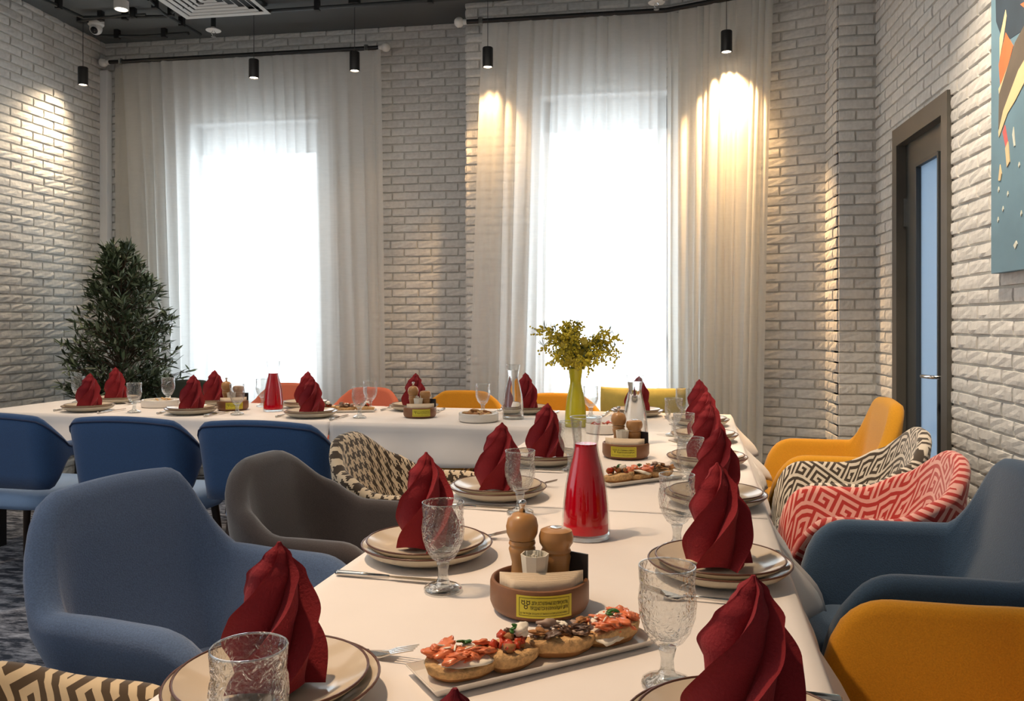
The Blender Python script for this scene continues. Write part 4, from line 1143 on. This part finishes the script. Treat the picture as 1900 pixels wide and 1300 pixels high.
def bruschetta(pos, rz, kind, label, s=1.0, seed=0):
    t = empty('bruschetta', pos, rz, label, 'bread'); rr = random.Random(seed)
    bm = bmesh.new(); A, B, H_ = .054*s, .034*s, .023*s
    def P(i, j):
        a = i/40*2*PI; n = 1+.14*mn.noise(Vector((math.cos(a)*1.5, math.sin(a)*1.5, seed)))+.03*mn.noise(Vector((math.cos(a)*6, math.sin(a)*6, seed+j)))
        r, z = [(0.02, 0), (.62, 0), (.80, .06), (.93, .35), (1.0, .80), (.98, .96), (.7, 1.0), (.35, 1.02), (.02, 1.0)][j]
        zz = z*H_*(1+.22*math.cos(a+seed)+.12*mn.noise(Vector((math.cos(a)*3, math.sin(a)*3, seed*1.7)))) + (.002*mn.noise(Vector((r*math.cos(a)*7, r*math.sin(a)*7, seed)))*(j > 4))
        return Vector((A*r*n*math.cos(a), B*r*n*math.sin(a), zz))
    grid(bm, P, 40, 9, closeu=True)
    bm.faces.ensure_lookup_table()
    for f in bm.faces:
        c_ = f.calc_center_median()
        f.material_index = 1 if c_.z < H_*.35 and math.hypot(c_.x/A, c_.y/B) > .8 else 0
    me = tomesh(bm, smooth=True); part('bread_slice', me, ['bread', 'crust'], t)
    def bit(name, m, x, y, zz, a, b_, c_, sd, amp=.35, sub=2):
        bm = bmesh.new(); blob(bm, (0, 0, 0), a*s, b_*s, c_*s, sd, amp, sub); part(name, tomesh(bm, smooth=True), m, t, loc=(x*s, y*s, zz*s), rot=(rr.uniform(-.35, .35), rr.uniform(-.35, .35), rr.uniform(0, 3)))
    if kind == 'salmon':
        bit('cream_cheese', 'cheese', 0, -.002, .022, .046, .028, .006, seed+1, .3, 3)
        for k in range(17): bit('salmon_strip', 'salmon_meat', rr.uniform(-.040, .040), rr.uniform(-.021, .021), .027+rr.uniform(0, .007), rr.uniform(.013, .021), rr.uniform(.009, .013), .0045, seed+k, .5, 3)
        for k in range(7): bit('onion_shaving', 'cheese', rr.uniform(-.026, .026), rr.uniform(-.014, .014), .038, .009, .0016, .0012, seed+k*3, .5)
        for k in range(3): bit('basil_leaf', 'herb', rr.uniform(-.004, .010), rr.uniform(-.006, .006), .040+.002*k, .007, .0045, .0018, seed+k*7, .5)
    elif kind == 'tomato':
        for k in range(22): bit('tomato_piece', rr.choice(['tomato', 'aubergine', 'crust', 'tomato']), rr.uniform(-.032, .028), rr.uniform(-.018, .018), .026+rr.uniform(0, .011), rr.uniform(.006, .010), .007, .006, seed+k, .7)
        bit('mozzarella', 'cheese', .012, -.006, .043, .013, .010, .009, seed+3, .5, 3)
        for k in range(3): bit('basil_leaf', 'herb', .006-.004*k, 0, .050-.003*k, .006, .004, .002, seed+7+k, .5)
    else:
        for k in range(20): bit('mushroom_slice', rr.choice(['mushroom', 'aubergine', 'mushroom', 'crust']), rr.uniform(-.040, .040), rr.uniform(-.021, .021), .026+rr.uniform(0, .011), rr.uniform(.009, .016), rr.uniform(.006, .010), .0035, seed+k, .9, 3)
        for k in range(4): bit('cheese_piece', 'cheese', rr.uniform(-.015, .015), rr.uniform(-.01, .01), .040, .007, .004, .002, seed+3+k, .6)
        bit('mushroom_slice', 'mushroom', -.022, 0, .044, .013, .007, .005, seed+13, .9)
    return t
# nearest platter
def P3(px, py, z): D = (CAMZ-z)*FPX/(py-HY); return Vector((*room(px, D), z))
a = P3(812, 1258, ZS+.006); b_ = P3(1160, 1178, ZS+.006)
mid = (a+b_)/2; dv = (b_-a); rz = math.atan2(dv.y, dv.x)
o = link('serving_platter', platter_mesh(dv.length+.055, .10), 'ceramic_white', loc=(mid.x, mid.y, ZS), rot=(0, 0, rz)); tag(o, 'long narrow white platter of bruschetta on the nearest table', 'platter', 'serving platters')
ux = dv.normalized()
for k, (f, kd, lab) in enumerate(((-.38, 'salmon', 'salmon bruschetta with basil at left end of nearest platter'), (-.13, 'tomato', 'tomato bruschetta topped with a white mozzarella ball'),
                    (.13, 'mushroom', 'mushroom bruschetta with pale cheese on the nearest platter'), (.40, 'salmon', 'glossy salmon bruschetta at the right end of nearest platter'))):
    p = mid+ux*(dv.length*f); bruschetta((p.x, p.y, ZS+.005), rz+(.05 if k % 2 else -.08)+(.5 if k == 1 else 0), kd, lab, 1.0, 11+k*5)
# middle platter
a = P3(1128, 898, ZS); b_ = P3(1240, 884, ZS); mid = (a+b_)/2; dv = b_-a; rz = math.atan2(dv.y, dv.x); ux = dv.normalized()
o = link('serving_platter', platter_mesh(dv.length+.06, .10), 'ceramic_white', loc=(mid.x, mid.y, ZS), rot=(0, 0, rz)); tag(o, 'long white platter on the middle table beside the red carafe', 'platter', 'serving platters')
for k, (f, kd, lab) in enumerate(((-.34, 'tomato', 'tomato bruschetta with white cheese behind the nearest red carafe'), (0.0, 'salmon', 'salmon bruschetta in the middle of the middle-table platter'), (.34, 'mushroom', 'mushroom bruschetta at the right end of middle-table platter'))):
    p = mid+ux*(dv.length*f); bruschetta((p.x, p.y, ZS+.005), rz+.1*k, kd, lab, 1.0, 51+k*5)
# far platter
a = P3(604, 764, ZS); b_ = P3(672, 763, ZS); mid = (a+b_)/2; dv = b_-a; rz = math.atan2(dv.y, dv.x); ux = dv.normalized()
o = link('serving_platter', platter_mesh(.34, .10), 'ceramic_white', loc=(mid.x, mid.y, ZS), rot=(0, 0, rz)); tag(o, 'long white platter on the far table behind the napkin', 'platter', 'serving platters')
for k, (f, kd, lab) in enumerate(((-.28, 'tomato', 'bruschetta hidden partly behind the napkin on far platter'), (.03, 'mushroom', 'bruschetta in the middle of the far platter'), (.33, 'tomato', 'bruschetta with dark topping at right end of far platter'))):
    p = mid+ux*(.34*f); bruschetta((p.x, p.y, ZS+.005), rz, kd, lab, 1.0, 81+k*5)
# round low bowls of snacks
def snack_bowl(px, D, R, label, items, seed):
    u, v = uvpx(px, D); c = W(u, v, ZS)
    bm = bmesh.new(); lathe(bm, [(0, 0), (R-.006, 0), (R, .006), (R, .040), (R-.005, .042), (R-.008, .038), (R-.010, .010), (0, .008)], 44)
    o = link('snack_bowl', tomesh(bm, smooth=True, sharp=50), 'ceramic_white', loc=c); tag(o, label, 'bowl', 'low white snack bowls')
    rr = random.Random(seed)
    for k in range(items[0]):
        a = rr.uniform(0, 2*PI); q = R*.78*math.sqrt(rr.random())
        bm = bmesh.new(); s = items[2]
        blob(bm, (0, 0, 0), s, s*.5, s*.22, seed+k, .5, 2)
        x = link(items[1], tomesh(bm, smooth=True), rr.choice(items[3]), loc=c+Vector((q*math.cos(a), q*math.sin(a), .026+.028*(1-q/R)*rr.random()+.006)), rot=(rr.uniform(-.5, .5), rr.uniform(-.5, .5), rr.uniform(0, 6)))
        tag(x, items[4], items[5], items[6])
snack_bowl(888, 4.05, .098, 'low white bowl of bread crisps on far table left of the water carafe', (22, 'bread_crisp', .026, ['bread', 'crust'], 'golden brown bread crisp in the bowl by the water carafe', 'bread crisp', 'crisps in the bowl by the water carafe'), 3)
snack_bowl(298, 4.75, .105, 'low white bowl of pale snacks on far table before the dark green chair', (16, 'cheese_cube', .015, ['cheese', 'bread'], 'small pale cheese cube in the bowl before the dark green chair', 'cheese', 'cheese cubes in the far bowl'), 4)
snack_bowl(1118, 3.62, .075, 'small white bowl of red pieces behind the middle-table carafe', (12, 'tomato_piece', .014, ['tomato', 'salmon_meat'], 'red tomato piece in the small white bowl', 'tomato', 'tomato pieces in the small bowl'), 9)

# ---------------------------------------------------------------- olive tree
x, y = room(224, 6.02)
tree = empty('olive_tree', (x, y, 0), 0, 'bushy potted olive tree with narrow leaves in the left corner', 'tree')
bm = bmesh.new(); lathe(bm, [(0, 0), (.13, 0), (.17, .32), (.18, .33), (.165, .34), (.15, .30), (0, .30)], 32); part('pot', tomesh(bm, smooth=True, sharp=40), 'pot_clay', tree)
rnd = random.Random(12)
bm = bmesh.new(); tube(bm, [(0, 0, .28), (.02, .01, .6), (-.02, 0, .9), (.0, 0, 1.3), (0, 0, 1.65)], [.022, .018, .014, .009, .003], 8); part('trunk', tomesh(bm, smooth=True), 'bark', tree)
def crown(z): return interp([(.55, .27), (.75, .38), (1.0, .42), (1.25, .38), (1.5, .27), (1.75, .13), (1.88, .02)], z)
leaves = []; brb = bmesh.new()
rt = Vector((CT, ST, 0))
for k in range(300):
    z = rnd.uniform(.60, 1.80); a = rnd.uniform(0, 2*PI); R = crown(z)*rnd.uniform(.72, 1.0)*(1+.28*mn.noise(Vector((math.cos(a)*1.6, math.sin(a)*1.6, z*3.2))))
    st = Vector((0, 0, max(.5, z-rnd.uniform(.02, .42)))); en = Vector((math.cos(a)*R, math.sin(a)*R, z))
    if k < 7: en = rt*(.40+.012*k)+Vector((0, rnd.uniform(-.1, .1), .78+.05*(k % 3))); st = Vector((0, 0, .6))
    pts = [st.lerp(en, t)+Vector((0, 0, .05*math.sin(t*PI))) for t in (0, .35, .7, 1)]
    tube(brb, pts, [.006, .004, .003, .001], 4)
    n = rnd.randint(18, 26)
    for q in range(n):
        t = rnd.uniform(.35, 1.02); i = min(2, int(t/.34)); p = st.lerp(en, t)+Vector((0, 0, .05*math.sin(min(t, 1)*PI)))
        d_ = ((en-st).normalized()*.8+Vector((rnd.gauss(0, .7), rnd.gauss(0, .7), rnd.gauss(.15, .6)))).normalized()
        leaves.append((p, d_, rnd.uniform(.046, .088), (p.x*p.x+p.y*p.y)**.5 + .3*p.dot(Vector((ST, -CT, 0)))))
part('branches', tomesh(brb, smooth=True), 'bark', tree)['kind'] = 'stuff'
LV = []
for m_ in ('leaf_dark', 'leaf_pale'):
    bm = bmesh.new(); vs = [bm.verts.new(p) for p in ((0, 0, 0), (.35, .11, .02), (.7, .09, .03), (1, 0, 0), (.7, -.09, .03), (.35, -.11, .02), (.35, 0, -.01), (.7, 0, 0))]
    for f in ((0, 6, 1), (0, 5, 6), (6, 7, 2, 1), (5, 4, 7, 6), (7, 3, 2), (4, 3, 7)): bm.faces.new([vs[i] for i in f])
    me = tomesh(bm, 'leaf', True); me.materials.append(MATS[m_]); LV.append(me)
leaves.sort(key=lambda q: -q[3])
acc = {0: ([], []), 1: ([], [])}
for k, (p, d_, L, s_) in enumerate(leaves):
    rot = d_.to_track_quat('X', 'Z').to_matrix().to_4x4() @ Matrix.Rotation(rnd.uniform(-1, 1), 4, 'X'); ci = 0 if rnd.random() < .62 else 1
    M_ = Matrix.Translation(p) @ rot @ Matrix.Diagonal((L, L, L, 1))
    if k < 290:
        o = bpy.data.objects.new('leaf', LV[ci]); C.objects.link(o); o.parent = tree; o.matrix_local = M_
    else:
        V, F = acc[ci]; b0 = len(V)
        V += [tuple(M_ @ v.co) for v in LV[ci].vertices]; F += [tuple(b0+i for i in pl_.vertices) for pl_ in LV[ci].polygons]
for ci in (0, 1):
    me = bpy.data.meshes.new('foliage'); me.from_pydata(acc[ci][0], [], acc[ci][1]); me.materials.append(MATS[('leaf_dark', 'leaf_pale')[ci]])
    o = bpy.data.objects.new('foliage', me); C.objects.link(o); o.parent = tree; o['kind'] = 'stuff'
for q in range(9):
    p = leaves[q*31+5][0]; bm = bmesh.new(); bmesh.ops.create_uvsphere(bm, u_segments=10, v_segments=8, radius=.011)
    o = part('olive', tomesh(bm, smooth=True), 'olive_fruit', tree, loc=p); o.scale = (1, 1, 1.3)
